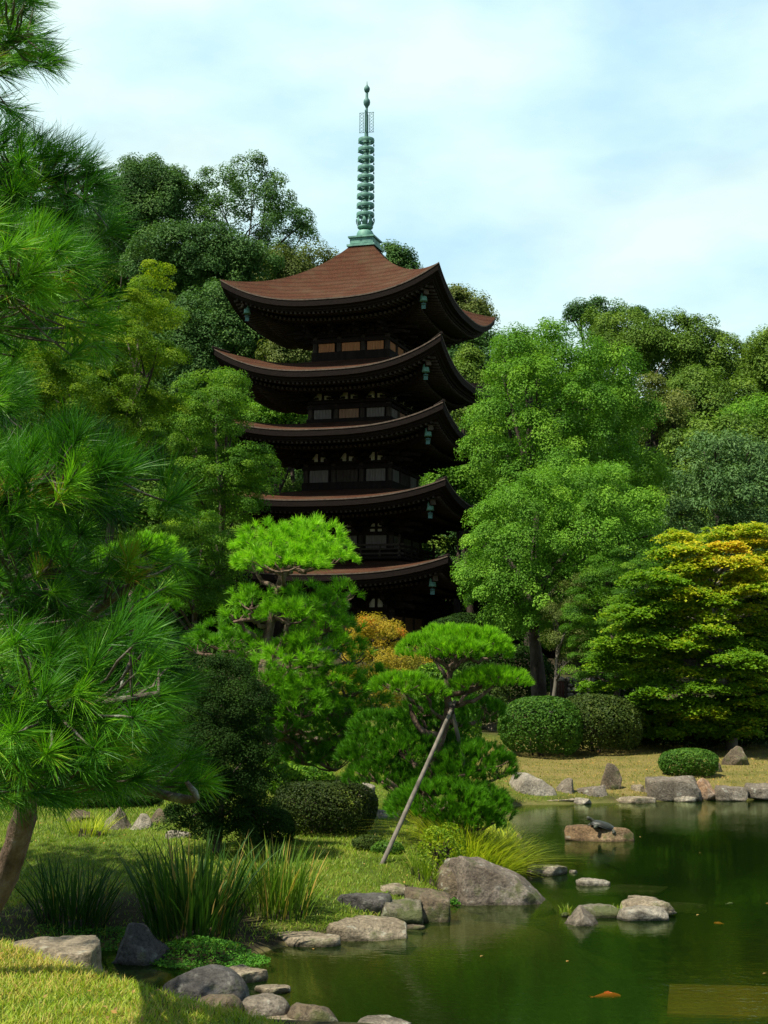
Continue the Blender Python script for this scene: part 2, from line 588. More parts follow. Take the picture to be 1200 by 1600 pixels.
def gh(x, y, d=None):
    x = np.asarray(x, float); y = np.asarray(y, float)
    if d is None:
        d = shore_dist(x, y)
    b = 0.14 + 0.030 * np.clip(y - 13, 0, 12) + 0.035 * np.clip(y - 28, 0, 20) + 1.6 * sstep(44, 66, y)
    b = np.where(y < 12, 0.22, b)
    fb = sstep(0.5, 3.5, x) * sstep(25.5, 27.5, y)
    b = b * (1 - fb) + fb * (0.07 + 0.036 * np.clip(y - 28, 0, 20) + 1.7 * sstep(44, 66, y))
    b = b + 0.85 * sstep(-.6, 0.0, lip_side(x, y)) * (y < 30)
    hl = hill_h(x, y)
    b = np.where(y > 70, np.maximum(b, hl), b)
    b = b + (vnoise2(x * .45, y * .45, 1) - .5) * 0.10 + (vnoise2(x * 1.7, y * 1.7, 2) - .5) * 0.05
    land = 0.02 + np.maximum(b, 0.05) * sstep(0, 0.9, d) + 0.05 * sstep(0, 0.12, d)
    bed = -0.02 - 0.10 * sstep(0, 0.5, -d) - 0.9 * sstep(0.3, 3.2, -d)
    for (sx, sy, a_, b_, tz) in SHELF:
        g_ = np.exp(-(((x - sx) / a_) ** 2 + ((y - sy) / b_) ** 2) ** 2)
        bed = np.where(bed < tz, bed + (tz - bed) * g_, bed)
    return np.where(d > 0, land, bed)


def ghp(x, y):
    return float(gh(np.array([x]), np.array([y]))[0])


def place(px, py, lift=0.0):
    """Ground point seen at a photograph position (iterates on the terrain height)."""
    z = 0.3
    for _ in range(30):
        p = on(px, py, z)
        z2 = max(ghp(p[0], p[1]), 0.0)
        if abs(z2 - z) < 1e-3:
            break
        z = 0.6 * z + 0.4 * z2
    return np.array([p[0], p[1], max(ghp(p[0], p[1]), 0.0) + lift])


ys = np.concatenate([np.arange(-8, 5, 0.5), np.arange(5, 15, 0.10), 15 + np.cumsum(np.geomspace(0.10, 6.0, 170))])
xs_ = np.sinh(np.linspace(-5.6, 5.6, 300)) * 1.35 - 0.8
GX, GY = np.meshgrid(xs_, ys)
GD = shore_dist(GX, GY)
GZ = gh(GX, GY, GD)
mb = MB(); mb.grid(np.stack([GX, GY, GZ], -1))
m_ground, nt, out = new_mat('ground_soil_and_turf')
geo = nt.nodes.new('ShaderNodeNewGeometry')
at1 = nd(nt, 'ShaderNodeAttribute', attribute_name='dry'); at2 = nd(nt, 'ShaderNodeAttribute', attribute_name='soil_shade'); at3 = nd(nt, 'ShaderNodeAttribute', attribute_name='bed')
nA = noise_out(nt, 1.3, 8, 0.65, geo.outputs['Position']); nB = noise_out(nt, 22, 6, 0.7, geo.outputs['Position'])
gr = ramp(nt, [(0.25, (0.025, 0.042, 0.006)), (0.5, (0.07, 0.095, 0.010)), (0.75, (0.13, 0.14, 0.024))]); L(nt, nA, gr.inputs['Fac'])
dr_ = ramp(nt, [(0.2, (0.075, 0.062, 0.016)), (0.5, (0.16, 0.125, 0.038)), (0.8, (0.26, 0.195, 0.08))]); L(nt, nB, dr_.inputs['Fac'])
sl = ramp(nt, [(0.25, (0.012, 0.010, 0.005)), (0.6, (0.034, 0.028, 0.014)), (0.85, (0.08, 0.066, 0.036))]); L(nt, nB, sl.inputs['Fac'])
bd = ramp(nt, [(0.3, (0.07, 0.062, 0.02)), (0.7, (0.15, 0.125, 0.05))]); L(nt, nB, bd.inputs['Fac'])
dryf = mathn(nt, 'ADD', at1.outputs['Fac'], mathn(nt, 'MULTIPLY', mathn(nt, 'SUBTRACT', nA, 0.5), 0.9))
dcl = ramp(nt, [(0.3, (0, 0, 0)), (0.7, (1, 1, 1))]); L(nt, dryf, dcl.inputs['Fac'])
c = mixrgb(nt, gr.outputs['Color'], dr_.outputs['Color'], dcl.outputs['Color'])
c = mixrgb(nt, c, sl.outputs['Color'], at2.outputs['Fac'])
c = mixrgb(nt, c, bd.outputs['Color'], at3.outputs['Fac'])
p = nd(nt, 'ShaderNodeBsdfPrincipled'); p.inputs['Roughness'].default_value = 0.95; p.inputs['Specular IOR Level'].default_value = 0.1
L(nt, c, p.inputs['Base Color']); L(nt, bump(nt, nB, 0.6, 0.03), p.inputs['Normal']); L(nt, p.outputs[0], out.inputs['Surface'])
g_o = mb.build('ground', m_ground, smooth=True)
tag(g_o, 'grassy banks and wooded hillside around the pond', None, None, 'structure')


def dry_mask(x, y):
    far = sstep(26.5, 29.5, y) * sstep(-1.0, 2.2, x + 0.8 * (vnoise2(x, y, 5) - .5)) * sstep(44, 37.5, y)
    return np.clip(far * (0.62 - .25 * sstep(29.5, 28.2, y)) + 0.25 * sstep(7.2, 6.2, y), 0, 1)


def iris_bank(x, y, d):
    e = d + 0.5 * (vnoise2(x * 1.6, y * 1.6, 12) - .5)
    return 0.95 * sstep(1.5, .9, e) * (d > 0) * sstep(-.7, -1.3, x) * (y > 12) * (y < 17)  # dark bare earth band, with the cut bank's shadow put into its colour


def soil_shade_mask(x, y, d):
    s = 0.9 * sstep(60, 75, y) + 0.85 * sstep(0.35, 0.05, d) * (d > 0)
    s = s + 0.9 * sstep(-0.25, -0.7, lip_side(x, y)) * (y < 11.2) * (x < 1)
    s = s + 0.8 * sstep(40, 44, y) + iris_bank(x, y, d)  # earth beyond the lawn is darkened here for shade behind the hedges
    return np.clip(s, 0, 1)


for nm, val in (('dry', dry_mask(GX, GY)), ('soil_shade', soil_shade_mask(GX, GY, GD)), ('bed', (GD < 0.02).astype(float))):
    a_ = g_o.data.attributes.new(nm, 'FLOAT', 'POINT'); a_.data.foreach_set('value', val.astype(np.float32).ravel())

# ------------------------------------------------------------------ water
m_water, nt, out = new_mat('pond_water')
geo = nt.nodes.new('ShaderNodeNewGeometry')
mpw = nt.nodes.new('ShaderNodeMapping'); mpw.inputs['Scale'].default_value = (1.0, 2.2, 1.0); mpw.inputs['Rotation'].default_value = (0, 0, 0.25)
L(nt, geo.outputs['Position'], mpw.inputs['Vector'])
w1 = noise_out(nt, 7.5, 3, 0.5, mpw.outputs['Vector']); w2 = noise_out(nt, 1.2, 2, 0.5, mpw.outputs['Vector'])
calm = ramp(nt, [(0.35, (0.25, 0.25, 0.25)), (0.65, (1, 1, 1))]); L(nt, noise_out(nt, 0.35, 2, 0.5, geo.outputs['Position']), calm.inputs['Fac'])
hgt = mathn(nt, 'MULTIPLY', mathn(nt, 'ADD', w1, mathn(nt, 'MULTIPLY', w2, 1.2)), calm.outputs['Color'])
bn = bump(nt, hgt, 0.34, 0.010)
fr = nt.nodes.new('ShaderNodeFresnel'); fr.inputs['IOR'].default_value = 1.33; L(nt, bn, fr.inputs['Normal'])
gl = nt.nodes.new('ShaderNodeBsdfGlossy'); gl.inputs['Roughness'].default_value = 0.03; gl.inputs['Color'].default_value = (0.78, 0.92, 0.62, 1); L(nt, bn, gl.inputs['Normal'])
tr = nt.nodes.new('ShaderNodeBsdfTransparent'); tr.inputs['Color'].default_value = (0.86, 0.90, 0.66, 1)
df = nt.nodes.new('ShaderNodeBsdfDiffuse'); df.inputs['Color'].default_value = (0.006, 0.017, 0.003, 1)
m1 = nt.nodes.new('ShaderNodeMixShader'); m1.inputs[0].default_value = 0.42
L(nt, tr.outputs[0], m1.inputs[1]); L(nt, df.outputs[0], m1.inputs[2])
m2 = nt.nodes.new('ShaderNodeMixShader'); L(nt, fr.outputs[0], m2.inputs[0]); L(nt, m1.outputs[0], m2.inputs[1]); L(nt, gl.outputs[0], m2.inputs[2])
L(nt, m2.outputs[0], out.inputs['Surface'])
va = nt.nodes.new('ShaderNodeVolumeAbsorption'); va.inputs['Color'].default_value = (0.52, 0.66, 0.12, 1); va.inputs['Density'].default_value = 1.5
L(nt, va.outputs[0], out.inputs['Volume'])
mb = MB()
wx0, wx1, wy0, wy1 = -9.0, 45.0, 8.2, 33.0
mb.box(((wx0 + wx1) / 2, (wy0 + wy1) / 2, -0.75), (wx1 - wx0, wy1 - wy0, 1.5))
w_o = mb.build('pond_water', m_water)
tag(w_o, 'still dark green pond water reflecting the trees', None, None, 'structure')


# ------------------------------------------------------------------ pagoda
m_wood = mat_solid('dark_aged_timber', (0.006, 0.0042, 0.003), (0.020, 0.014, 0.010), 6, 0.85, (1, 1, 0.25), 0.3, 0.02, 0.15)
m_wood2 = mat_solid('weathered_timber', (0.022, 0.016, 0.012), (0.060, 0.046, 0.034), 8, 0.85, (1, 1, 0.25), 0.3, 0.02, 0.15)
m_bark, nt, out = new_mat('cypress_bark_shingle')
co = objco(nt)
fb_ = noise_out(nt, 26, 8, .7, objco(nt, (1, 1, 2.2))); lb_ = noise_out(nt, .55, 6, .62, co); mb_n = noise_out(nt, 2.6, 7, .7, co)
r1 = ramp(nt, [(.30, (.018, .008, .004)), (.5, (.062, .024, .012)), (.72, (.135, .066, .038))]); L(nt, fb_, r1.inputs['Fac'])
wea = ramp(nt, [(.47, (0, 0, 0)), (.72, (1, 1, 1))]); L(nt, lb_, wea.inputs['Fac'])
mo_ = ramp(nt, [(.52, (0, 0, 0)), (.70, (1, 1, 1))]); L(nt, mb_n, mo_.inputs['Fac'])
cb = mixrgb(nt, r1.outputs['Color'], (.10, .072, .042), mathn(nt, 'MULTIPLY', wea.outputs['Color'], .45))
cb = mixrgb(nt, cb, (.055, .048, .02), mathn(nt, 'MULTIPLY', mo_.outputs['Color'], .5))
wv = nt.nodes.new('ShaderNodeTexWave'); wv.bands_direction = 'Z'; wv.inputs['Scale'].default_value = 1.0; wv.inputs['Distortion'].default_value = 2.5; wv.inputs['Detail'].default_value = 4; L(nt, co, wv.inputs['Vector'])
wr = ramp(nt, [(0, (.74, .74, .74)), (.45, (1.06, 1.06, 1.06))]); L(nt, wv.outputs['Fac'], wr.inputs['Fac'])
cb = mixrgb(nt, cb, wr.outputs['Color'], 1.0, 'MULTIPLY')
p = nd(nt, 'ShaderNodeBsdfPrincipled'); p.inputs['Roughness'].default_value = .95; p.inputs['Specular IOR Level'].default_value = .08
L(nt, cb, p.inputs['Base Color']); L(nt, bump(nt, mathn(nt, 'ADD', fb_, mb_n), .9, .06), p.inputs['Normal']); L(nt, p.outputs[0], out.inputs['Surface'])
m_edge = mat_solid('bark_eave_edge', (0.008, 0.006, 0.005), (0.026, 0.018, 0.013), 5, 0.9, (0.6, 0.6, 14), 0.6, 0.03, 0.1)
m_rim = mat_solid('pale_eave_rim', (0.05, 0.036, 0.025), (0.13, 0.095, 0.065), 7, 0.9)
m_plaster = mat_solid('old_pale_plaster', (0.34, 0.32, 0.22), (0.58, 0.55, 0.42), 5, 0.9)
m_bo_or = mat_solid('orange_board', (0.26, 0.10, 0.036), (0.44, 0.20, 0.08), 9, 0.8, (3.5, 3.5, 0.15))
m_bo_gr = mat_solid('grey_weathered_board', (0.075, 0.062, 0.05), (0.21, 0.185, 0.155), 9, 0.85, (3.5, 3.5, 0.15))
m_bo_br = mat_solid('brown_weathered_board', (0.15, 0.075, 0.04), (0.33, 0.19, 0.11), 9, 0.85, (3.5, 3.5, 0.15))
m_copper = mat_solid('verdigris_bronze', (0.045, 0.13, 0.10), (0.15, 0.33, 0.24), 3.5, 0.6, None, 0.2, 0.01, 0.4)
m_copper2 = mat_solid('dark_verdigris', (0.03, 0.09, 0.08), (0.09, 0.21, 0.17), 4, 0.6)
m_stone_pl = mat_rock('platform_stone', (0.13, 0.12, 0.10), (0.22, 0.20, 0.17), (0.30, 0.28, 0.24))

YAW = R_(18.15)
PAX, PAY, PZ0 = -1.223, 79.0, 2.75
pag = thing('pagoda', 'tall dark timber five storey pagoda with brown bark roofs and green bronze spire', 'pagoda', (PAX, PAY, PZ0), None, True, -YAW)


def PB(mb, name, mat, parent=pag, smooth=False):
    return mb.build(name, mat, parent, smooth, origin=None)


Z = lambda z: z - PZ0
# storey table: roof half side, eave height at mid, corner lift, body half, rise of roof, next body half
ST = [dict(h=13.74 / 2, ze=7.15, zt=7.99, b=2.72, rise=1.0, nb=2.58),
      dict(h=13.33 / 2, ze=10.95, zt=11.83, b=2.58, rise=1.0, nb=2.42),
      dict(h=12.91 / 2, ze=14.60, zt=15.71, b=2.42, rise=1.05, nb=2.27),
      dict(h=12.50 / 2, ze=17.72, zt=19.20, b=2.27, rise=1.35, nb=2.10),
      dict(h=12.09 / 2, ze=21.50, zt=22.94, b=2.10, rise=4.34, nb=0.66)]
SIDES = [0, PI / 2, PI, -PI / 2]


def rotz(V, a):
    c_, s_ = math.cos(a), math.sin(a)
    return V @ np.array([[c_, s_, 0], [-s_, c_, 0], [0, 0, 1]])


def lift_u(u, t, lift):
    return lift * np.abs(u) ** 2.7 * (1 - t) ** 1.6


bracket_src = None
for k, s in enumerate(ST):
    lift = s['zt'] - s['ze']
    h, b, ze = s['h'], s['b'], Z(s['ze'])
    nu, nt_ = 41, 16
    u = np.linspace(-1, 1, nu); t = np.linspace(0, 1, nt_)
    Tm, Um = np.meshgrid(t, u, indexing='ij')
    rt = s['nb'] + (0.12 if k < 4 else 0.0)
    top = MB(); edge = MB(); rim = MB(); sof = MB(); raf = MB()
    for a in SIDES:
        rr = h + (rt - h) * Tm
        if k == 4:
            zz = ze + s['rise'] * (0.50 * Tm + 0.50 * Tm ** 2.1)
        else:
            zz = ze + s['rise'] * (0.80 * Tm + 0.20 * Tm ** 2)
        V = np.stack([Um * rr, -rr, zz + lift_u(Um, Tm, lift)], -1)
        # slight thickness bulge at the eave so that the bark rolls over
        top.grid(rotz(V, a), flip=False)
        # thick layered bark edge and the boards below it
        prof = [(0.0, 0.0), (0.015, -0.10), (0.05, -0.34), (0.30, -0.36), (0.32, -0.47), (0.42, -0.475), (0.44, -0.55), (0.75, -0.54)]
        pr = []
        for ins, dz in prof:
            r2 = h - ins
            pr.append(np.stack([u * r2, np.full(nu, -r2), ze + dz + lift_u(u, ins / (h - b), lift)], -1))
        pr = np.stack(pr)
        edge.grid(rotz(pr, a), flip=True)
        # thin rim along the lip, paler than the bark edge
        q = np.stack([np.stack([u * (h + .012), np.full(nu, -(h + .012)), ze + lift_u(u, 0, lift) + dz], -1) for dz in (0.02, -0.045)])
        rim.grid(rotz(q, a), flip=True)
        # soffit boards
        ts = np.linspace(0, 1, 9)
        so_ = []
        for tt in ts:
            r2 = (h - 0.75) + (b - 0.05 - (h - 0.75)) * tt
            so_.append(np.stack([u * r2, np.full(nu, -r2), ze - 0.54 + 0.42 * tt + lift_u(u, 0.2 + 0.8 * tt, lift)], -1))
        sof.grid(rotz(np.stack(so_), a), flip=True)
        # two tiers of rafters
        n_r = int(2 * (h - 0.5) / 0.25)
        for x in np.linspace(-(h - 0.55), h - 0.55, n_r):
            for (i0, i1, dz, w_) in ((0.50, 1.9, -0.60, 0.11), (1.55, h - b, -0.72, 0.13)):
                i1 = min(i1, h - abs(x) - 0.02) if abs(x) > b else i1
                if i1 - i0 < 0.15 or h - i0 < abs(x):
                    continue
                A = np.array([x, -(h - i0), ze + dz + lift_u(x / (h - i0), i0 / (h - b), lift)])
                B_ = np.array([x, -(h - i1), ze + dz + 0.13 * (i1 - i0) + lift_u(min(1, abs(x) / (h - i1 + 1e-6)), min(1, i1 / (h - b)), lift)])
                raf.bar(rotz(A[None], a)[0], rotz(B_[None], a)[0], w_ * .9, w_)
    roof = PB(top, 'roof', m_bark, pag, True)
    for a in SIDES:
        hip = MB(); tip = MB()
        # hip rafter under each corner with a pale end
        d1 = 0.95; P0 = np.array([h - d1, -(h - d1), ze - 0.78 + lift_u(1, 0.18, lift) * 0.93]); P1 = np.array([b, -b, ze - 0.65])
        Pm = P0 * 0.55 + P1 * 0.45 + np.array([0, 0, -lift * 0.16])
        P0, P1, Pm = (rotz(x[None], a)[0] for x in (P0, P1, Pm))
        hip.bar(P0, Pm, 0.24, 0.30); hip.bar(Pm, P1, 0.24, 0.30)
        e = unit(P0 - Pm)
        tip.bar(P0 + e * .002, P0 + e * 0.07, 0.27, 0.27)
        PB(hip, 'hip_rafter', m_wood, roof); PB(tip, 'hip_rafter_end', m_rim, roof)
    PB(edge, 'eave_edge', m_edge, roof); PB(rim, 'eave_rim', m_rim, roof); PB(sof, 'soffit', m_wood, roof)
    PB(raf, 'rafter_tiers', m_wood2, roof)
    for a in SIDES:          # bronze strip capping each upswept corner
        cc = MB()
        pts = [np.array([h * (1 - tt) + rt * tt, -(h * (1 - tt) + rt * tt), ze + (s['rise'] * (0.5 * tt + 0.5 * tt ** 2.1) if k == 4 else s['rise'] * (.8 * tt + .2 * tt * tt)) + lift * (1 - tt) ** 1.6 + 0.03]) for tt in np.linspace(-0.01, 0.16, 5)]
        cc.tube(rotz(np.array(pts), a), .075, 6)
        PB(cc, 'corner_cap', m_copper2 if k == 4 else m_edge, roof)

    # ---------------- body of this storey
    zb = PZ0 + 0.9 if k == 0 else ST[k - 1]['ze'] + ST[k - 1]['rise'] - 0.25
    zb = Z(zb); zt = ze - 0.62 + 0.42
    body = MB()
    body.box((0, 0, (zb + zt) / 2), (2 * b - 0.16, 2 * b - 0.16, zt - zb))
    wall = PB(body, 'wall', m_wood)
    colx = [-b, -b / 3, b / 3, b]
    for sx in colx:
        for sy in colx:
            if max(abs(sx), abs(sy)) > b - .01:
                post = MB(); post.lathe([(0.0, zb), (0.15, zb), (0.15, zt - .9), (0.0, zt - .9)], (sx * .985, sy * .985, 0), 12)
                PB(post, 'post', m_wood2, pag, True)
    # rails: base sill, sill rail, head rail, wall plate
    pz = {0: (5.2, 3.95), 1: (9.45, 8.75), 2: (13.02, 12.38), 3: (16.34, 15.86), 4: (20.02, 19.56)}[k]
    rail = MB()
    for (z0, z1, o) in ((zb, Z(pz[1]) - .02, .14), (Z(pz[0]) + .02, Z(pz[0]) + 0.20, .15), (Z(pz[0]) + 0.34, Z(pz[0]) + 0.46, .10), (zb + 0.02, zb + 0.14, .26)):
        for a in SIDES:
            v = np.array([[0, -(b + o / 2 - .04), (z0 + z1) / 2]])
            c_ = rotz(v, a)[0]
            rail.box(c_, (2 * b + 2 * o, o + .08, max(z1 - z0, .05)) if a in (0, PI) else (o + .08, 2 * b + 2 * o - .006, max(z1 - z0, .05) - .006))
    PB(rail, 'wall_rails', m_wood)
    # panels: three bays on each face
    mats = {0: (m_bo_br, m_bo_br, m_bo_br), 1: (m_bo_gr, m_bo_gr, m_bo_gr), 2: (m_bo_gr, m_wood2, m_bo_gr), 3: (m_bo_gr, m_bo_br, m_bo_gr), 4: (m_bo_or, m_bo_or, m_bo_or)}[k]
    for fi, a in enumerate(SIDES[:2]):
        for bi, cx in enumerate((-2 * b / 3, 0, 2 * b / 3)):
            pw = (2 * b / 3) * (0.66 if bi != 1 else 0.74)
            pm = MB(); nb_ = 6
            for i in range(nb_):
                xx = cx - pw / 2 + pw * (i + .5) / nb_
                cc_ = rotz(np.array([[xx, -(b + .02 + 0.004 * (i % 2)), Z(sum(pz) / 2)]]), a)[0]
                sz = (pw / nb_ - .012, .06, pz[0] - pz[1])
                pm.box(cc_, sz if a == 0 else (sz[1], sz[0], sz[2]))
            PB(pm, 'board_panel', mats[bi] if not (k == 4 and False) else mats[bi], wall)
            # pale plaster left and right of each strut between the brackets
            zp = {0: (5.60, 6.10), 1: (9.60, 10.08), 2: (13.38, 13.93), 3: (16.90, 17.40), 4: (20.55, 21.0)}[k]
            hp = zp[1] - zp[0]
            pl = MB()
            for sgn in (-1, 1):
                prof = [(0.10, 0), (0.66, 0), (0.66, .12), (0.46, .22), (0.34, .55), (0.30, .85), (0.22, 1.0), (0.10, 1.0)]
                pts = np.array([[cx + sgn * x * 0.86, -(b - .02), Z(zp[0]) + y * hp] for x, y in prof])
                pts2 = pts + np.array([0, -.05, 0])
                nP = len(prof)
                V = rotz(np.concatenate([pts, pts2]), a)
                # fan from the inner column of points
                fr_ = [[nP + i, nP + i + 1, nP + nP - 2 - i if i < 3 else nP + i + 1] for i in range(0)]
                quads = [[0, 1, 2, 7], [7, 2, 3, 6], [6, 3, 4, 5]]
                qs = [[x + nP for x in q_] for q_ in quads]
                sides = [[i, (i + 1) % nP, nP + (i + 1) % nP, nP + i] for i in range(nP)]
                pl.add(V, qs + sides)
            PB(pl, 'plaster_panel', m_plaster if k < 4 else m_wood2, wall)
    # brackets under the eaves
    if bracket_src is None:
        bm_ = MB()
        for j in range(3):
            zz = -1.02 + 0.38 * j; o = 0.45 + 0.48 * j
            bm_.box((0, -o / 2 - .05, zz), (0.17, o + .25, 0.18))
            bm_.box((0, -o + .0, zz + .18), (0.24, 0.24, 0.14))
            bm_.box((0, -(o - .42), zz + .012), (1.05, 0.16, 0.17))
            for dx in (-.42, 0, .42):
                bm_.box((dx, -(o - .42), zz + .17), (0.2, 0.2, 0.13))
            bm_.bar((0, 0, zz + .30), (0, -o - .75, zz - .05), 0.14, 0.2)
        bracket_src = PB(bm_, 'bracket_set', m_wood)
        first = True
    bsz = max(.3, (s['ze'] - .42 - {0: 5.60, 1: 9.60, 2: 13.38, 3: 16.90, 4: 20.40}[k]) / 1.11)
    for a in SIDES:
        for cx in colx:
            if first:
                o_ = bracket_src; first = False
            else:
                o_ = bracket_src.copy(); COL.objects.link(o_)
            pt = rotz(np.array([[cx, -b, ze - 0.52 + .1]]), a)[0]
            o_.location = pt; o_.rotation_euler = (0, 0, a); o_.scale = (1, 1, bsz)
            o_.parent = pag
    pur = MB()
    for o, dz in ((0.95, -.42 - .12 * bsz), (1.45, -.42 + .06)):
        for a in SIDES:
            c_ = rotz(np.array([[0, -(b + o), ze + dz - .05]]), a)[0]
            pur.box(c_, (2 * (b + o) + .5, .17, .2) if a in (0, PI) else (.17, 2 * (b + o) + .494, .194))
    PB(pur, 'purlins', m_wood)

# railing round the second storey
rl = MB()
zb2 = Z(8.28); rb = ST[1]['b'] + 0.62
dk = MB(); dk.box((0, 0, zb2 - .06), (2 * rb + .3, 2 * rb + .3, .12)); PB(dk, 'balcony_deck', m_wood)
for a in SIDES:
    for zz, w_ in ((.16, .09), (.40, .08), (.62, .10)):
        c_ = rotz(np.array([[0, -rb, zb2 + zz]]), a)[0]
        rl.box(c_, (2 * rb + .5, w_, w_) if a in (0, PI) else (w_, 2 * rb + .494, w_ - .004))
    for x in np.linspace(-rb, rb, 7)[:-1]:
        tall = .98 if abs(abs(x) - rb) < .01 else .60
        c_ = rotz(np.array([[x, -rb, zb2 + tall / 2]]), a)[0]
        rl.box(c_, (.13, .13, tall) if tall > .7 else (.08, .08, tall))
        if tall > .7:
            rl.lathe([(0, .24), (.05, .16), (.085, .07), (.07, 0.0)], (c_[0], c_[1], zb2 + tall - .01), 8)
PB(rl, 'balcony_railing', m_wood2)
st = MB()
st.box((0, 0, .35), (8.4, 8.4, .7)); st.box((0, 0, .77), (8.0, 8.0, .14)); st.box((0, -4.5, .17), (2.2, .7, .34)); st.box((0, -4.35, .43), (2.2, .4, .18))
PB(st, 'stone_platform', m_stone_pl)

# ---------------- bronze spire
spire = thing('finial', None, None, (0, 0, 0), None, True)
spire.parent = pag


def zz_(y):
    return Z(at(572, y, PAY)[2])


bx = MB()
z0 = Z(25.80)
bx.box((0, 0, z0 + .06), (1.62, 1.62, .12)); bx.box((0, 0, z0 + .31), (1.34, 1.34, .40)); bx.box((0, 0, z0 + .55), (1.52, 1.52, .09))
for sx in (-1, 1):
    for f in range(4):
        bx.box(rotz(np.array([[sx * .33, -.675, z0 + .31]]), f * PI / 2)[0], (.52, .02, .26) if f % 2 == 0 else (.02, .52, .26))
PB(bx, 'dew_basin', m_copper, spire)
dm = MB()
dm.lathe([(0.50, z0 + .60), (0.50, z0 + .72), (0.47, z0 + .9), (0.40, z0 + 1.03), (0.2, z0 + 1.10), (0, z0 + 1.12)], seg=28)
PB(dm, 'inverted_bowl', m_copper, spire, True)
lo = MB()
zl = z0 + 1.12
lo.lathe([(0.0, zl), (0.30, zl + .02), (0.42, zl + .08), (0.45, zl + .16), (0.40, zl + .20)], seg=24)
for i in range(8):
    an = i * PI / 4 + .2
    d = np.array([math.cos(an), math.sin(an), 0]); e = np.array([-d[1], d[0], 0])
    V = []
    for tt in np.linspace(0, 1, 7):
        rr = 0.34 + 0.17 * math.sin(tt * 2.0); w_ = 0.13 * (1 - 0.75 * tt ** 3)
        V.append([d * rr + e * w_ + [0, 0, zl + .12 + .52 * tt], d * (rr + .03) + [0, 0, zl + .12 + .52 * tt], d * rr - e * w_ + [0, 0, zl + .12 + .52 * tt]])
    lo.grid(np.array(V)); lo.grid(np.array(V) * np.array([.96, .96, 1]), flip=True)
PB(lo, 'lotus_flower', m_copper, spire, True)
po = MB()
ztip = Z(35.54)
po.lathe([(0.14, z0 + 1.0), (0.135, z0 + 5.6), (0.115, z0 + 6.5), (0.085, z0 + 7.6), (0.05, z0 + 8.6)], seg=14)
PB(po, 'spire_pole', m_copper2, spire, True)
rz_ = np.linspace(Z(at(572, 336, PAY)[2]), Z(at(572, 220, PAY)[2]), 9)
ring_src = None
rg = MB()
R0 = 0.46
rg.lathe([(R0, -.11), (R0 + .012, -.10), (R0 + .025, .0), (R0 + .012, .10), (R0 - .02, .10), (R0 - .02, -.10), (R0, -.11)], seg=32)
rg.lathe([(.145, -.12), (.18, -.12), (.18, .12), (.145, .12)], seg=14)
for i in range(4):
    an = i * PI / 2 + .45
    rg.bar((.14 * math.cos(an), .14 * math.sin(an), 0), (R0 * math.cos(an), R0 * math.sin(an), 0), .045, .035)
for i in range(4):
    an = i * PI / 2 + PI / 4
    c_ = ((R0 + .035) * math.cos(an), (R0 + .035) * math.sin(an))
    rg.lathe([(0, -.10), (.03, -.12), (.05, -.24), (.0, -.24)], (c_[0], c_[1], 0), 8)
ring_src = PB(rg, 'spire_ring', m_copper, spire)
for i, z in enumerate(rz_):
    o_ = ring_src if i == 0 else ring_src.copy()
    if i:
        COL.objects.link(o_); o_.parent = spire
    sc_ = 1.05 - 0.012 * i
    o_.location = (0, 0, z); o_.scale = (sc_, sc_, 1)
wf = MB()
zf0, zf1 = zz_(207), zz_(176)
for i in range(4):
    an = i * PI / 2 + .1
    d = np.array([math.cos(an), math.sin(an), 0])
    for rr in (.17, .40):
        wf.bar(d * rr + [0, 0, zf0], d * rr + [0, 0, zf1], .022)
    for j in range(6):
        a0 = zf0 + (zf1 - zf0) * j / 6; a1 = zf0 + (zf1 - zf0) * (j + 1) / 6
        wf.bar(d * .17 + [0, 0, a0], d * .40 + [0, 0, a1], .016); wf.bar(d * .40 + [0, 0, a0], d * .17 + [0, 0, a1], .016)
    for z in (zf0, zf1):
        wf.bar(d * .08 + [0, 0, z], d * .43 + [0, 0, z], .022)
PB(wf, 'water_flame', m_copper2, spire)
zj1, zj2 = zz_(160), zz_(139.5)
jw = MB(); jw.lathe([(.05, zj1 - .38), (.11, zj1 - .22), (.17, zj1 - .14), (.195, zj1), (.17, zj1 + .14), (.11, zj1 + .2), (.075, zj1 + .3), (.075, zj2 - .22), (.05, zj2 - .18)], seg=18)
PB(jw, 'dragon_jewel', m_copper2, spire, True)
jw = MB(); jw.lathe([(.05, zj2 - .2), (.13, zj2 - .15), (.17, zj2 - .02), (.16, zj2 + .08), (.09, zj2 + .18), (.03, zj2 + .26), (.012, zj2 + .46), (0, zj2 + .48)], seg=18)
PB(jw, 'sacred_jewel', m_copper2, spire, True)

# ---------------- wind bells hanging from the corners
ORD = ['lowest', 'second', 'third', 'fourth', 'topmost']


def bell_parts(t):
    b_ = MB(); b_.lathe([(0.0, -.12), (.05, -.13), (.10, -.17), (.125, -.28), (.13, -.42), (.155, -.52), (.14, -.52), (.11, -.42), (.10, -.25), (0, -.18)], seg=16)
    b_.build('bell_body', m_copper, t, True)
    g = MB(); g.bar((0, 0, .12), (0, 0, -.13), .025); g.bar((0, 0, -.2), (0, 0, -.62), .015); g.build('hanging_rod', m_copper2, t)
    f = MB(); f.lathe([(.0, -.60), (.10, -.62), (.10, -.66), (0, -.68)], seg=12); f.box((0, 0, -.76), (.17, .015, .18)); f.build('wind_catcher', m_copper2, t)


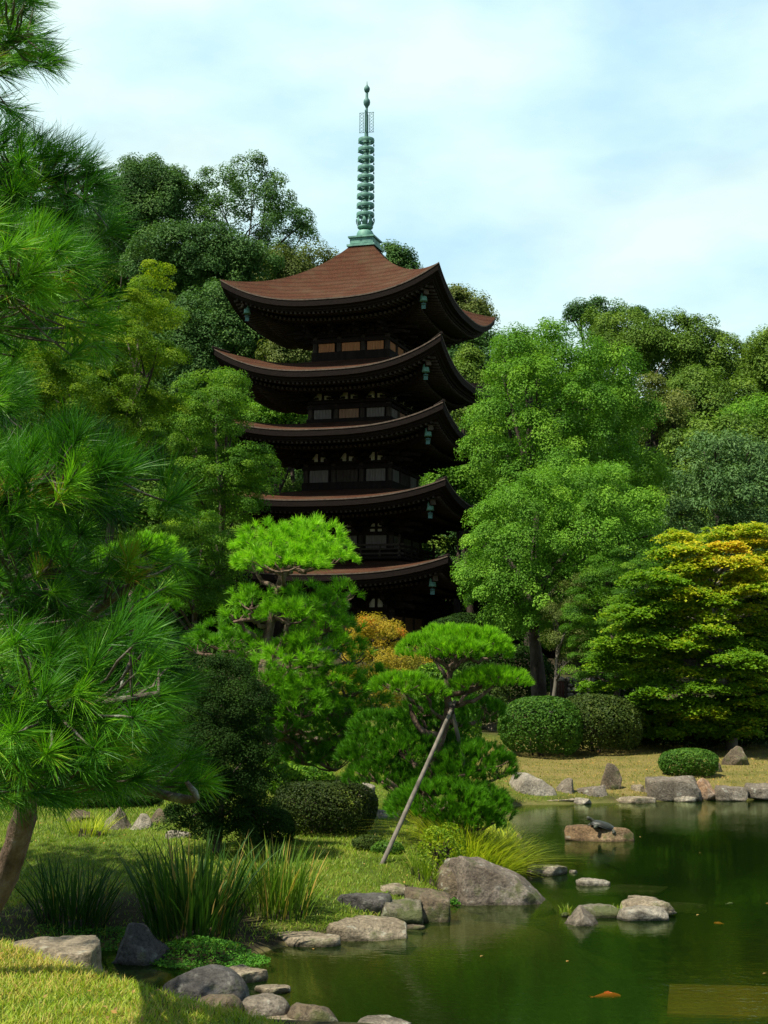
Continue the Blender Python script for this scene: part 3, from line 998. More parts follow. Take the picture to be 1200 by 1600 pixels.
cA, sA = math.cos(YAW), math.sin(YAW)
for k, s in enumerate(ST):
    lift = s['zt'] - s['ze']; h = s['h']
    for nm, (ux, uy) in (('right', (1, -1)), ('left', (-1, -1))):
        if nm == 'left' and k < 4:
            continue
        d1 = 1.12
        lx, ly = ux * (h - d1), uy * (h - d1)
        wx = PAX + cA * lx + sA * ly; wy = PAY - sA * lx + cA * ly
        wz = s['ze'] - 0.50 + lift * 0.62
        lab = f"green bronze wind bell hanging under the near corner of the pagoda's {ORD[k]} roof" if nm == 'right' else "small green wind bell hanging under the far left tip of the pagoda's topmost roof"
        t = thing('wind_bell', lab, 'wind bell', (wx, wy, wz), 'wind bells hanging from the pagoda roof corners', True, -YAW)
        t.scale = (1.3, 1.3, 1.2)
        bell_parts(t)


# ------------------------------------------------------------------ foliage materials
F_BROAD = mat_leaf('leaf_broad_green', [(0, (0.035, 0.09, 0.010)), (0.5, (0.092, 0.222, 0.026)), (1, (0.205, 0.375, 0.045))], .34)
F_BROAD2 = mat_leaf('leaf_soft_green', [(0, (0.035, 0.09, 0.010)), (0.5, (0.082, 0.200, 0.022)), (1, (0.185, 0.335, 0.035))], .34)
F_HILL = mat_leaf('leaf_dark_blue_green', [(0, (0.020, 0.058, 0.018)), (0.5, (0.046, 0.110, 0.034)), (1, (0.095, 0.180, 0.05))], .25)
F_HILL2 = mat_leaf('leaf_olive_green', [(0, (0.038, 0.08, 0.012)), (0.5, (0.085, 0.155, 0.024)), (1, (0.165, 0.25, 0.04))], .25)
F_HILL3 = mat_leaf('leaf_grey_green', [(0, (0.032, 0.075, 0.030)), (0.5, (0.075, 0.15, 0.058)), (1, (0.16, 0.26, 0.115))], .25)
F_LIGHT = mat_leaf('leaf_pale_olive', [(0, (0.06, 0.085, 0.02)), (0.5, (0.10, 0.135, 0.04)), (1, (0.16, 0.19, 0.07))], .3)
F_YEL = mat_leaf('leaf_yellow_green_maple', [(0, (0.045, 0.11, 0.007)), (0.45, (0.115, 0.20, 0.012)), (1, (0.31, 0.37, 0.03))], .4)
F_MID = mat_leaf('leaf_mid_green_maple', [(0, (0.022, 0.07, 0.008)), (0.5, (0.062, 0.155, 0.013)), (1, (0.18, 0.30, 0.025))], .36)
F_MAPLE = mat_leaf('leaf_turning_maple', [(0.0, (0.05, 0.13, 0.010)), (0.40, (0.12, 0.235, 0.014)), (0.62, (0.29, 0.35, 0.022)), (0.82, (0.50, 0.42, 0.03)), (1, (0.52, 0.30, 0.03))], .4)
F_ORANGE = mat_leaf('leaf_orange_shrub', [(0, (0.12, 0.14, 0.015)), (0.4, (0.32, 0.25, 0.03)), (0.85, (0.44, 0.28, 0.035)), (1, (0.50, 0.12, 0.02))], .4)
F_DARK = mat_leaf('leaf_shaded_evergreen', [(0, (0.008, 0.022, 0.004)), (0.5, (0.016, 0.040, 0.007)), (1, (0.038, 0.075, 0.012))], .2, 0.6, 0.06)  # evergreen darkened in colour for the shade these bushes stand in
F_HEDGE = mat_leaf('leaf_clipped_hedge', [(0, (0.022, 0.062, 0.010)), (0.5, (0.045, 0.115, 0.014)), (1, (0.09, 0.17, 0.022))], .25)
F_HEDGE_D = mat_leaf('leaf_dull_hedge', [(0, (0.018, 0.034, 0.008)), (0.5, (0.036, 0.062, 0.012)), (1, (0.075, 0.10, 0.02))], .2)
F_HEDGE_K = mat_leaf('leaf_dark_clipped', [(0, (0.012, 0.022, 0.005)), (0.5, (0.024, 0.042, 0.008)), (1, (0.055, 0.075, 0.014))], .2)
N_NEAR = mat_leaf('needle_long_green', [(0, (0.008, 0.040, 0.004)), (0.45, (0.038, 0.150, 0.008)), (0.85, (0.16, 0.38, 0.018)), (1, (0.30, 0.20, 0.05))], .30, 0.45, 0.2)
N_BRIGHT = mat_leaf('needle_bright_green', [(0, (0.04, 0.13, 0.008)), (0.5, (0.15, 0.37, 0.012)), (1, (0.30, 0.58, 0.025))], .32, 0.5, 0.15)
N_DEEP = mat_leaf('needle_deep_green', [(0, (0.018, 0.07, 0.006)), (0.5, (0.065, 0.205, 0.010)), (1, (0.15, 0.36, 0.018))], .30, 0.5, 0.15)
G_LAWN = mat_leaf('grass_lawn', [(0, (0.055, 0.11, 0.009)), (0.5, (0.14, 0.23, 0.016)), (0.85, (0.24, 0.31, 0.028)), (1, (0.34, 0.27, 0.09))], .35, .5, .25)
G_DRY = mat_leaf('grass_dry', [(0, (0.06, 0.10, 0.012)), (0.5, (0.145, 0.155, 0.03)), (1, (0.34, 0.25, 0.09))], .3, .6, .2)
G_IRIS = mat_leaf('strap_leaf_dark', [(0, (0.012, 0.036, 0.010)), (0.5, (0.028, 0.075, 0.014)), (0.9, (0.075, 0.14, 0.022)), (1, (0.25, 0.19, 0.07))], .3, .5, .12)
G_IRIS2 = mat_leaf('strap_leaf_light', [(0, (0.030, 0.075, 0.010)), (0.5, (0.075, 0.15, 0.018)), (0.85, (0.16, 0.22, 0.03)), (1, (0.35, 0.25, 0.08))], .35, .5, .12)
G_YEL = mat_leaf('sedge_yellow', [(0, (0.07, 0.13, 0.010)), (0.5, (0.22, 0.30, 0.020)), (1, (0.42, 0.43, 0.05))], .38, .5, .12)
G_COVER = mat_leaf('creeping_herb', [(0, (0.020, 0.075, 0.010)), (0.5, (0.05, 0.16, 0.018)), (1, (0.11, 0.26, 0.03))], .3)
m_trunk = mat_solid('brown_trunk_bark', (0.022, 0.017, 0.012), (0.085, 0.066, 0.048), 7, .9, (1, 1, .35), .8, .04, .15)
m_trunk_p = mat_solid('pine_trunk_bark', (0.035, 0.022, 0.014), (0.155, 0.105, 0.070), 11, .9, (1, 1, .45), 1.0, .03, .15, 7, (0.24, 0.20, 0.16))
m_trunk_g = mat_solid('pale_trunk_bark', (0.07, 0.06, 0.045), (0.17, 0.15, 0.115), 6, .9, (1, 1, .4), .5, .03, .15)
m_lichen = mat_solid('lichen_branch_bark', (0.05, 0.038, 0.028), (0.13, 0.11, 0.085), 16, .9, None, .9, .02, .1, 6, (0.36, 0.39, 0.31))


# ------------------------------------------------------------------ tree makers
def lobes_px(lst, Y, depth=0.75, back=True):
    """Crown lobes from photograph outline, spread in depth as a rounded crown."""
    A = np.array([l[:3] for l in lst], float)
    c = np.array([(A[:, 0] - A[:, 2]).min() + (A[:, 0] + A[:, 2]).max(), (A[:, 1] - A[:, 2]).min() + (A[:, 1] + A[:, 2]).max()]) / 2
    hw = max(((A[:, 0] + A[:, 2]).max() - (A[:, 0] - A[:, 2]).min()) / 2, 1); hh = max(((A[:, 1] + A[:, 2]).max() - (A[:, 1] - A[:, 2]).min()) / 2, 1)
    out = []
    m = mpp(Y)
    for i, (x, y, r) in enumerate(A):
        rho2 = min(1.0, ((x - c[0]) / hw) ** 2 + ((y - c[1]) / hh) ** 2)
        dy = math.sqrt(1 - rho2) * hw * m * depth
        r_ = r * m
        p = at(x, y, Y)
        jit = rng.uniform(-.3, .3) * r_
        for sgn in ((-1, 1) if (back and dy > 0.45 * r_) else (-1,)):
            q = at(x, y, Y + sgn * dy + jit) if sgn < 0 else p + np.array([0, dy, rng.uniform(-.2, .2) * r_])
            out.append((q, np.array([r_ * 1.05, r_ * 1.0, r_ * .92])))
    return out


def tree(name, label, cat, base, lobes, leafmat, leaf, puff, trunk_r, trunkmat=None, group=None, cover=1.0, limbs=10, trunk_top=None, aspect=.55, fork=0.35, **kw):
    t = thing(name, label, cat, base, group)
    lobes = [(c, np.maximum(np.asarray(r) - .25 * puff, .5 * np.asarray(r))) for c, r in lobes]
    tm = MB()
    b = np.asarray(base, float)
    cen = np.mean([c for c, r in lobes], 0)
    top = max(lobes, key=lambda l: l[0][2])[0]
    tt = np.asarray(trunk_top, float) if trunk_top is not None else b * .25 + (cen * .5 + top * .5) * .75
    h = tt[2] - b[2]
    mid = b + (tt - b) * .5 + np.array([rng.uniform(-.04, .04) * h, rng.uniform(-.04, .04) * h, 0])
    tp = spline([b - [0, 0, .15], b + (mid - b) * .5, mid, tt], 12)
    tm.tube(tp, np.linspace(1.0, .30, 12) * trunk_r * np.concatenate([[1.35, 1.1], np.ones(10)]), 10, .10)
    order = rng.permutation(len(lobes))[:limbs]
    for i in order:
        c, r = lobes[i]
        f = np.clip(fork + (c[2] - b[2]) / max(h, .1) * .45 + rng.uniform(-.1, .1), fork * .8, .95)
        k = f * 11; s_ = tp[int(k)] + (tp[min(int(k) + 1, 11)] - tp[int(k)]) * (k - int(k))
        e = c + (c - s_) * .12
        m_ = s_ * .5 + e * .5 + np.array([0, 0, .10 * np.linalg.norm(e - s_)]) + rng.normal(size=3) * .05 * np.linalg.norm(e - s_)
        limb(tm, [s_, m_, e], trunk_r * .42 * (1.1 - f * .5), trunk_r * .06, 9, 6, .1)
        for _ in range(2):
            g = c + rdir(1)[0] * r * .9
            limb(tm, [m_, m_ * .4 + g * .6 + np.array([0, 0, .05]), g], trunk_r * .16, trunk_r * .03, 6, 5, .1)
    tm.build('trunk', trunkmat or m_trunk, t, True)
    cm = MB()
    puff_crown(cm, lobes, puff, leaf, aspect, cover, **kw)
    cm.build('crown', leafmat, t)
    return t


def gbase(px, Y):
    p = at(px, 1000, Y)
    return np.array([p[0], p[1], ghp(p[0], p[1])])


# ------------------------------------------------------------------ broad trees round the pond
tree('broadleaf_tree', 'large fresh green tree with rounded leaf clumps right of the pagoda', 'tree', gbase(845, 47),
     lobes_px([(786, 802, 38), (835, 790, 52), (915, 785, 58), (985, 805, 46), (770, 856, 38), (835, 860, 60), (920, 850, 60), (1000, 850, 34), (775, 925, 50), (850, 925, 60), (925, 900, 46), (800, 972, 42), (860, 975, 42), (748, 905, 30), (955, 760, 40), (875, 750, 40)], 47),
     F_BROAD, .15, .46, .30, cover=1.2, trunk_top=at(838, 800, 47), tint0=.52)
tree('tall_broadleaf_tree', 'tallest bright green tree standing right behind the pagoda eaves', 'tree', gbase(835, 56),
     lobes_px([(850, 540, 42), (812, 558, 40), (905, 560, 46), (955, 585, 46), (796, 600, 34), (840, 615, 56), (905, 635, 58), (975, 640, 48), (1005, 660, 34), (772, 650, 38), (770, 700, 40), (840, 695, 55), (925, 715, 60), (1000, 725, 40), (1025, 755, 28), (790, 752, 36), (830, 760, 50), (790, 545, 24), (900, 775, 50), (980, 790, 50)], 56),
     F_BROAD2, .18, .55, .32, cover=1.15, trunk_top=at(830, 620, 56), tint0=.62)
tree('slender_tree', 'slender grey trunked tree with thin olive brown leaves beside the stone wall', 'tree', gbase(858, 44),
     lobes_px([(880, 1000, 28), (900, 960, 26), (870, 965, 24), (920, 1010, 22), (895, 1030, 20), (890, 920, 22)], 44),
     F_LIGHT, .10, .30, .10, m_trunk_g, cover=.55, trunk_top=at(872, 985, 44), tint0=.4)
tree('grey_leaved_tree', 'grey green tree with drooping glossy leaves at the right edge', 'tree', gbase(1140, 62),
     lobes_px([(1115, 712, 40), (1165, 720, 44), (1085, 760, 40), (1140, 775, 52), (1195, 780, 45), (1100, 820, 46), (1165, 835, 46), (1210, 840, 40), (1060, 810, 32), (1225, 730, 40), (1130, 880, 50)], 62),
     F_HILL3, .30, .62, .36, cover=1.0, aspect=.40, tint0=.55, droop=.35)
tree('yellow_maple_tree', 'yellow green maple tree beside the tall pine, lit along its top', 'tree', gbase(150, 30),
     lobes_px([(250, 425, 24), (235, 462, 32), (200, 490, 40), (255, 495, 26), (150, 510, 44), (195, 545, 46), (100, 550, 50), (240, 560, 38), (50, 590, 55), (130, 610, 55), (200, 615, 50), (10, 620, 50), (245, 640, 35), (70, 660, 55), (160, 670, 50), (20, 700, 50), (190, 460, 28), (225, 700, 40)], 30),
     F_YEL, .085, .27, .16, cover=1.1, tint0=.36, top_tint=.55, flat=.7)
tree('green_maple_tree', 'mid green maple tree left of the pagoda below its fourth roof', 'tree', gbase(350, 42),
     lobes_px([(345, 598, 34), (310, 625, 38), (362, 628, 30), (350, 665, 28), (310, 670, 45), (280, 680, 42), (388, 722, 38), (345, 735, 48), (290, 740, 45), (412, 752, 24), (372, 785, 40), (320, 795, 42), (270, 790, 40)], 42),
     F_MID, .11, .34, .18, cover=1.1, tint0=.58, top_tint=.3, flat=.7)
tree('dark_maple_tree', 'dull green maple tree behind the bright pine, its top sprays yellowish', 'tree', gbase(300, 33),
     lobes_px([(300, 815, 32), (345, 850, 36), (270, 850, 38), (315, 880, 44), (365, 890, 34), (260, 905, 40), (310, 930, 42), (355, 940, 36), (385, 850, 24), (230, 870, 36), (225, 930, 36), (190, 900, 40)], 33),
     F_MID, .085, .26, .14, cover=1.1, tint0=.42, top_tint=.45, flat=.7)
tree('olive_maple_tree', 'dark olive maple tree behind the turning maple, right of the leafy trunk', 'tree', gbase(960, 43),
     lobes_px([(960, 890, 34), (930, 930, 36), (985, 930, 40), (920, 975, 38), (970, 985, 46), (1020, 900, 36), (925, 1025, 34), (985, 1040, 42), (905, 1060, 26)], 43),
     F_MID, .10, .34, .14, cover=1.0, tint0=.38, flat=.55)


# turning maple: flat layered sprays
def spray_tree(name, label, base, sprays, Y, leafmat, leaf, trunkmat, trunk_r, trunk_pts, tint_f):
    t = thing(name, label, 'tree', base)
    tm = MB()
    tp = spline(trunk_pts, 12)
    tm.tube(tp, np.linspace(1, .3, 12) * trunk_r, 10, .1)
    cm = MB()
    m = mpp(Y)
    for (x, y, rx, d) in sprays:
        c = at(x, y, Y + d)
        r = rx * m
        k = int(np.clip((c[2] - base[2]) / (tp[-1][2] - base[2]) * 8 + 2, 2, 11))
        s_ = tp[k]
        limb(tm, [s_, (s_ + c) / 2 + [0, 0, .12], c], trunk_r * .22, trunk_r * .05, 7, 5)
        n = int(46 * r * r / (leaf * leaf))
        # a spray is made of several small fans
        nf = max(4, int(n / 45)); fa = rng.uniform(0, 2 * PI, nf); fr = r * np.sqrt(rng.random(nf))
        fc = c + np.stack([np.cos(fa) * fr, np.sin(fa) * fr, -0.22 * fr ** 2 / max(r, .1) + rng.normal(size=nf) * .06], 1)
        K = nf * 45
        fr2 = rng.uniform(.10, .26, nf)
        off = rng.normal(size=(K, 3)) * np.repeat(fr2, 45)[:, None] * np.array([.62, .62, .10])
        P = np.repeat(fc, 45, 0) + off
        P[:, 2] -= 0.5 * np.linalg.norm(off[:, :2], axis=1) ** 1.2
        N = unit(rng.normal(size=(K, 3)) * .34 + np.array([0, -.15, 1.]))
        tint = np.repeat(tint_f(x, y) + rng.normal(size=nf) * .10, 45) + rng.normal(size=K) * .07
        sz = leaf * rng.uniform(.75, 1.3, K)
        leaf_quads(cm, P, N, sz, sz * .75, tint)
    tm.build('trunk', trunkmat, t, True)
    cm.build('crown', leafmat, t)
    return t


mp_out = [(1060, 832), (1100, 850), (1150, 815), (1195, 825), (1260, 840), (1290, 1000), (1230, 1110), (1165, 1150), (1080, 1140), (1010, 1140), (968, 1112), (930, 1072), (925, 1040), (962, 985), (985, 940), (1005, 900), (1030, 870)]


def in_poly(x, y, poly):
    c = False; n = len(poly)
    for i in range(n):
        x1, y1 = poly[i]; x2, y2 = poly[(i + 1) % n]
        if (y1 <= y) != (y2 <= y) and x < x1 + (y - y1) * (x2 - x1) / (y2 - y1):
            c = not c
    return c


spr = []
tries = 0
while len(spr) < 112 and tries < 30000:
    tries += 1
    x, y = rng.uniform(880, 1290), rng.uniform(822, 1150)
    if not in_poly(x, y, mp_out):
        continue
    if any((x - s_[0]) ** 2 / 46 ** 2 + (y - s_[1]) ** 2 / 21 ** 2 < .72 for s_ in spr):
        continue
    ce = ((x - 1110) / 190) ** 2 + ((y - 1000) / 175) ** 2
    d = -math.sqrt(max(0.0, 1 - ce)) * 2.3 * rng.uniform(.35, 1.05) + rng.uniform(-.3, .4)
    spr.append((x, y, rng.uniform(19, 40), d))
for i in range(46):
    a_ = rng.uniform(0, 2 * PI); q_ = math.sqrt(rng.random())
    x, y = 1110 + 150 * q_ * math.cos(a_), 1000 + 130 * q_ * math.sin(a_)
    spr.append((x, y, 32, math.sqrt(max(0., 1 - q_ * q_)) * 2.4))
bs = gbase(1140, 38.5)
spray_tree('maple_tree', 'layered maple tree turning from green to yellow orange at the top', bs, spr, 38.5, F_MAPLE, .082, m_trunk_g, .17,
           [bs - [0, 0, .1], at(1143, 1080, 38.5), at(1125, 1000, 38.6), at(1110, 900, 38.8)],
           lambda x, y: np.clip(.26 + .38 * sstep(1000, 860, y) * sstep(980, 1110, x) + .09 * sstep(900, 1200, x) + rng.uniform(-.12, .15), 0, 1))

# orange shrub in front of the pagoda
tree('autumn_shrub', 'yellow orange autumn shrub in front of the pagoda base', 'shrub', gbase(588, 29),
     lobes_px([(585, 990, 26), (560, 1005, 26), (612, 990, 18), (605, 1025, 28), (565, 1045, 28), (545, 1020, 24), (590, 1070, 30), (555, 1090, 30), (620, 1060, 24), (600, 1105, 26), (650, 1040, 22), (545, 1060, 22)], 29),
     F_ORANGE, .075, .22, .05, cover=1.0, tint0=.42, top_tint=.35, limbs=14)
tree('dark_evergreen_shrub', 'tall dark broadleaved shrub standing in shade left of the leaning pole', 'shrub', gbase(345, 17.3),
     lobes_px([(350, 1070, 42), (388, 1105, 36), (315, 1110, 44), (372, 1160, 46), (320, 1170, 46), (400, 1180, 30), (345, 1215, 50), (300, 1235, 38), (400, 1235, 34), (350, 1265, 46), (295, 1280, 34), (395, 1278, 34), (275, 1296, 24), (330, 1300, 30), (385, 1302, 28), (425, 1290, 22)], 17.3),
     F_DARK, .05, .15, .06, cover=1.25, tint0=.5, limbs=8)

# ------------------------------------------------------------------ wooded hill
hill = [
    ('oak_tree', 'dark oak crown rising highest on the left skyline', 112, [(232, 285, 38), (200, 300, 36), (265, 310, 34), (190, 345, 40), (235, 345, 44), (215, 268, 20), (275, 280, 14), (165, 300, 26), (170, 380, 40)], F_HILL, .9, None),
    ('oak_tree', 'domed oak with bright sky gaps in its crown beside the spire', 114, [(345, 285, 27), (390, 278, 32), (425, 305, 32), (452, 335, 26), (468, 362, 16), (330, 315, 30), (365, 325, 24), (320, 350, 32), (300, 300, 16), (445, 385, 26), (395, 385, 22), (415, 355, 18)], F_HILL, .72, {6: .35, 10: .3, 11: .2}),
    ('evergreen_tree', 'shadowy evergreen below the two oaks on the left hillside', 106, [(330, 390, 36), (290, 400, 42), (370, 400, 36), (255, 395, 40), (405, 415, 30), (310, 435, 40), (360, 440, 38), (230, 430, 36)], F_HILL, 1.0, None),
    ('small_olive_tree', 'small pale olive tree peeping over the slope of the topmost roof', 110, [(452, 415, 26), (425, 430, 22), (485, 405, 20), (510, 410, 14), (470, 430, 26), (540, 420, 16)], F_LIGHT, 1.0, None),
    ('evergreen_tree', 'broad evergreen left of the topmost roof corner on the hillside', 98, [(335, 480, 36), (385, 500, 34), (300, 505, 36), (350, 530, 40), (290, 555, 40), (395, 540, 30), (310, 590, 40), (255, 520, 36), (415, 520, 22)], F_HILL, 1.0, None),
    ('bamboo_clump', 'pale green feathery bamboo showing between the two upper left roofs', 94, [(450, 545, 22), (425, 550, 18), (475, 552, 16), (440, 565, 24), (465, 570, 20)], F_LIGHT, 1.1, None),
    ('young_tree', 'light green young tree between the fourth and third left roofs', 92, [(440, 640, 26), (415, 625, 24), (465, 650, 22), (430, 665, 26), (400, 660, 26), (455, 670, 22)], F_BROAD2, 1.0, None),
    ('pine_crown_tree', 'thin tree top just right of the spire base above the roof', 104, [(618, 402, 9), (632, 406, 8), (608, 396, 7), (625, 420, 12), (640, 425, 10), (660, 440, 14)], F_HILL, .8, None),
    ('sparse_tree', 'thin brownish tree behind the right slope of the topmost roof', 100, [(722, 472, 13), (742, 482, 12), (710, 466, 10), (735, 500, 18), (755, 498, 9), (715, 495, 16)], F_LIGHT, .55, None),
    ('shaded_tree', 'dark gappy tree below the right tip of the topmost roof', 96, [(715, 550, 20), (740, 545, 18), (760, 535, 14), (725, 575, 24), (755, 570, 22)], F_HILL, .6, None),
    ('hillside_tree', 'olive tree behind the right ends of the fourth and third roofs', 92, [(730, 600, 24), (760, 610, 26), (725, 640, 26), (755, 655, 28), (735, 560, 12)], F_HILL2, 1.0, None),
    ('hillside_tree', 'green tree filling the gap under the third roof at its right end', 90, [(725, 740, 26), (700, 735, 20), (755, 760, 28), (730, 770, 26), (690, 755, 18), (715, 790, 22)], F_BROAD2, 1.0, None),
    ('domed_tree', 'wide domed olive green tree highest on the right skyline', 112, [(1040, 520, 30), (985, 515, 28), (1010, 545, 38), (1090, 530, 30), (1125, 560, 32), (950, 520, 22), (1060, 560, 36), (1100, 580, 36), (965, 550, 30), (1155, 590, 28), (930, 505, 16)], F_HILL2, 1.0, None),
    ('pine_crown_tree', 'flat topped pine standing out above the right hand skyline', 122, [(915, 485, 14), (940, 484, 16), (965, 488, 12), (900, 490, 10), (930, 500, 18), (1000, 492, 8)], F_HILL, .8, None),
    ('rounded_tree', 'rounded mid green tree on the right slope below the domed tree', 96, [(1105, 605, 30), (1070, 625, 32), (1140, 630, 34), (1105, 650, 40), (1150, 670, 34), (1065, 670, 36), (1100, 690, 36)], F_HILL2, 1.05, None),
    ('brownish_tree', 'brown tinged tree between the tall bright tree and the right slope', 90, [(1020, 615, 22), (1045, 635, 22), (1025, 650, 26), (1040, 680, 26)], F_LIGHT, 1.0, None),
    ('edge_tree', 'dull green tree cut by the right border below the pale cloud', 104, [(1185, 545, 20), (1210, 540, 24), (1195, 580, 26), (1220, 590, 30), (1180, 610, 26), (1215, 635, 30)], F_HILL2, 1.0, None),
    ('fresh_green_tree', 'fresh green tree at the right edge above the grey green one', 84, [(1165, 650, 26), (1195, 655, 28), (1180, 680, 30), (1215, 690, 30)], F_BROAD2, 1.0, None),
]
for (nm, lab, Y, ls, fm, cv, sp) in hill:
    x0 = float(np.mean([l[0] for l in ls]))
    b_ = gbase(x0, Y)
    lb = lobes_px([(x_, y_, r_ * 1.08) for x_, y_, r_ in ls], Y, .8)
    low = min(c[2] - r[2] for c, r in lb)
    b_[2] = min(b_[2], low - 1.0)
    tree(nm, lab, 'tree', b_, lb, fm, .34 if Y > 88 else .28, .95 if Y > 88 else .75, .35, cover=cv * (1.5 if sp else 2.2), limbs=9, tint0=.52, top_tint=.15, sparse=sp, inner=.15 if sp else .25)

# trees of the wood behind, all alike: three crowns copied over the slope
SKYL = np.array([(-900, 330), (-200, 300), (180, 290), (230, 275), (290, 320), (350, 280), (430, 310), (480, 380), (520, 425), (600, 440), (690, 480), (760, 520), (880, 510), (1000, 505), (1100, 530), (1180, 560), (1500, 590), (2200, 640)], float)
proto = []
for i, fm in enumerate((F_HILL, F_HILL2, F_HILL)):
    lb = []
    for j in range(13):
        d = rdir(1)[0]; d[2] = d[2] * .95 + .05
        lb.append((np.array([d[0] * 2.9, d[1] * 2.9, 5.6 + d[2] * 4.2]), np.array([2.1, 2.1, 1.9]) * rng.uniform(.8, 1.2)))
    t = tree('woodland_tree', 'dark evergreen tree among the wood covering the hillside', 'tree', (0, 0, 0), lb, fm, .34, .95, .28, cover=1.7, limbs=7, group='evergreen trees covering the hillside')
    proto.append(t)
npl = 0
for Y in np.arange(72, 150, 6.0):
    half = Y * .36
    for x in np.arange(-half, half, 7.0):
        xx = x + rng.uniform(-2, 2); yy = Y + rng.uniform(-2, 2)
        px = 600 + xx / yy * FPX
        if abs(xx - PAX) < 10 and abs(yy - PAY) < 12:
            continue
        g = ghp(xx, yy)
        ytop = np.interp(px, SKYL[:, 0], SKYL[:, 1]) + rng.uniform(8, 60)
        ztop = at(px, ytop, yy)[2]
        H = min(rng.uniform(8.5, 13), ztop - g)
        if H < 3.5 or abs(px - 600) > 900:
            continue
        src = proto[int(rng.integers(3))]
        if npl < 3 and src is proto[npl]:
            r_ = src
        else:
            r_ = src.copy(); COL.objects.link(r_)
            for ch in src.children:
                c_ = ch.copy(); COL.objects.link(c_); c_.parent = r_
        s_ = H / 11.0
        r_.location = (xx, yy, g); r_.scale = (max(s_, .6), max(s_, .6), s_); r_.rotation_euler = (0, 0, rng.uniform(0, 6.28))
        npl += 1
for t in proto:
    if tuple(t.location) == (0, 0, 0):
        t.location = (-30, 130, ghp(-30, 130))


# ------------------------------------------------------------------ clipped garden pines
def pad_tufts(mb, c, r, nt_, n, ln, w, tint, up=.75, tvar=.12, neat=False):
    if neat:
        # tidy clipped pad: flat underside, shoots packed over a low dome and pointing up
        a_ = rng.uniform(0, 2 * PI, nt_); q_ = np.sqrt(rng.random(nt_))
        hx = np.cos(a_) * q_; hy = np.sin(a_) * q_; hz = np.sqrt(np.maximum(0, 1 - q_ ** 2.6))
        lay = np.where(rng.random(nt_) < .7, rng.uniform(.86, 1, nt_), rng.uniform(.1, .86, nt_))
        P = c + np.stack([hx, hy, hz * lay * 1.5 - .75], 1) * r
        D = unit(np.stack([hx * .75, hy * .75, .55 + .8 * hz], 1) + rng.normal(size=P.shape) * .10)
        tufts(mb, P, D, n, ln, w, .62, tint, tvar, .5, .02)
        return
    d = rdir(nt_ * 3)
    d = d[d[:, 2] > -0.30][:nt_]
    P = c + d * r * rng.uniform(.55, 1.0, (len(d), 1))
    P = np.where((d[:, 2:3] < 0), c + d * r * np.array([.95, .95, .5]), P)
    D = unit(d * np.array([.9, .9, .6]) + np.array([0, 0, up]) + rng.normal(size=d.shape) * .18)
    tufts(mb, P, D, n, ln, w, .9, tint, tvar)


def pine(name, label, base, Y, trunk, pads, mats, ln, w, n, dens, tr, extra=(), up=.75, neat=False):
    t = thing(name, label, 'pine tree', base)
    m = mpp(Y)
    tm = MB()
    tp = spline(trunk, 16)
    tm.tube(tp, np.linspace(1.0, .35, 16) * tr, 10, .14)
    brn = MB(); fol = {}
    for (x, y, rx, ry, dy, mi, ti) in pads:
        c = at(x, y, Y + dy)
        r = np.array([rx * m, rx * m * .85, ry * m])
        lowc = c - [0, 0, r[2] * .55]
        i = int(np.argmin(np.linalg.norm(tp - (lowc - [0, 0, .25]), axis=1) + np.where(tp[:, 2] > lowc[2] + .05, 5, 0)))
        s_ = tp[i]
        mid = s_ * .45 + lowc * .55 + np.array([rng.uniform(-.06, .06), rng.uniform(-.06, .06), -.06])
        limb(brn, [s_, mid, lowc], tr * .40, tr * .16, 10, 7, .15, .012)
        for j in range(7):
            g = c + np.array([rng.uniform(-.8, .8) * r[0], rng.uniform(-.8, .8) * r[1], rng.uniform(-.1, .3) * r[2]])
            limb(brn, [lowc, (lowc + g) / 2 - [0, 0, .03], g], tr * .16, tr * .05, 6, 5, .15, .008)
        r = r * (1.06 if neat else 1.22)
        k = max(8, int(dens * r[0] * r[1] * 4.6 / (ln * ln)))
        pad_tufts(fol.setdefault(mi, MB()), c, r, k, n, ln, w, ti, up, .10, neat)
    for p_ in extra:
        limb(brn, *p_)
    tm.build('trunk', m_trunk_p, t, True)
    brn.build('branches', m_trunk_p, t, True)
    for mi, mb_ in fol.items():
        mb_.build('needles', mats[mi], t)
    return t


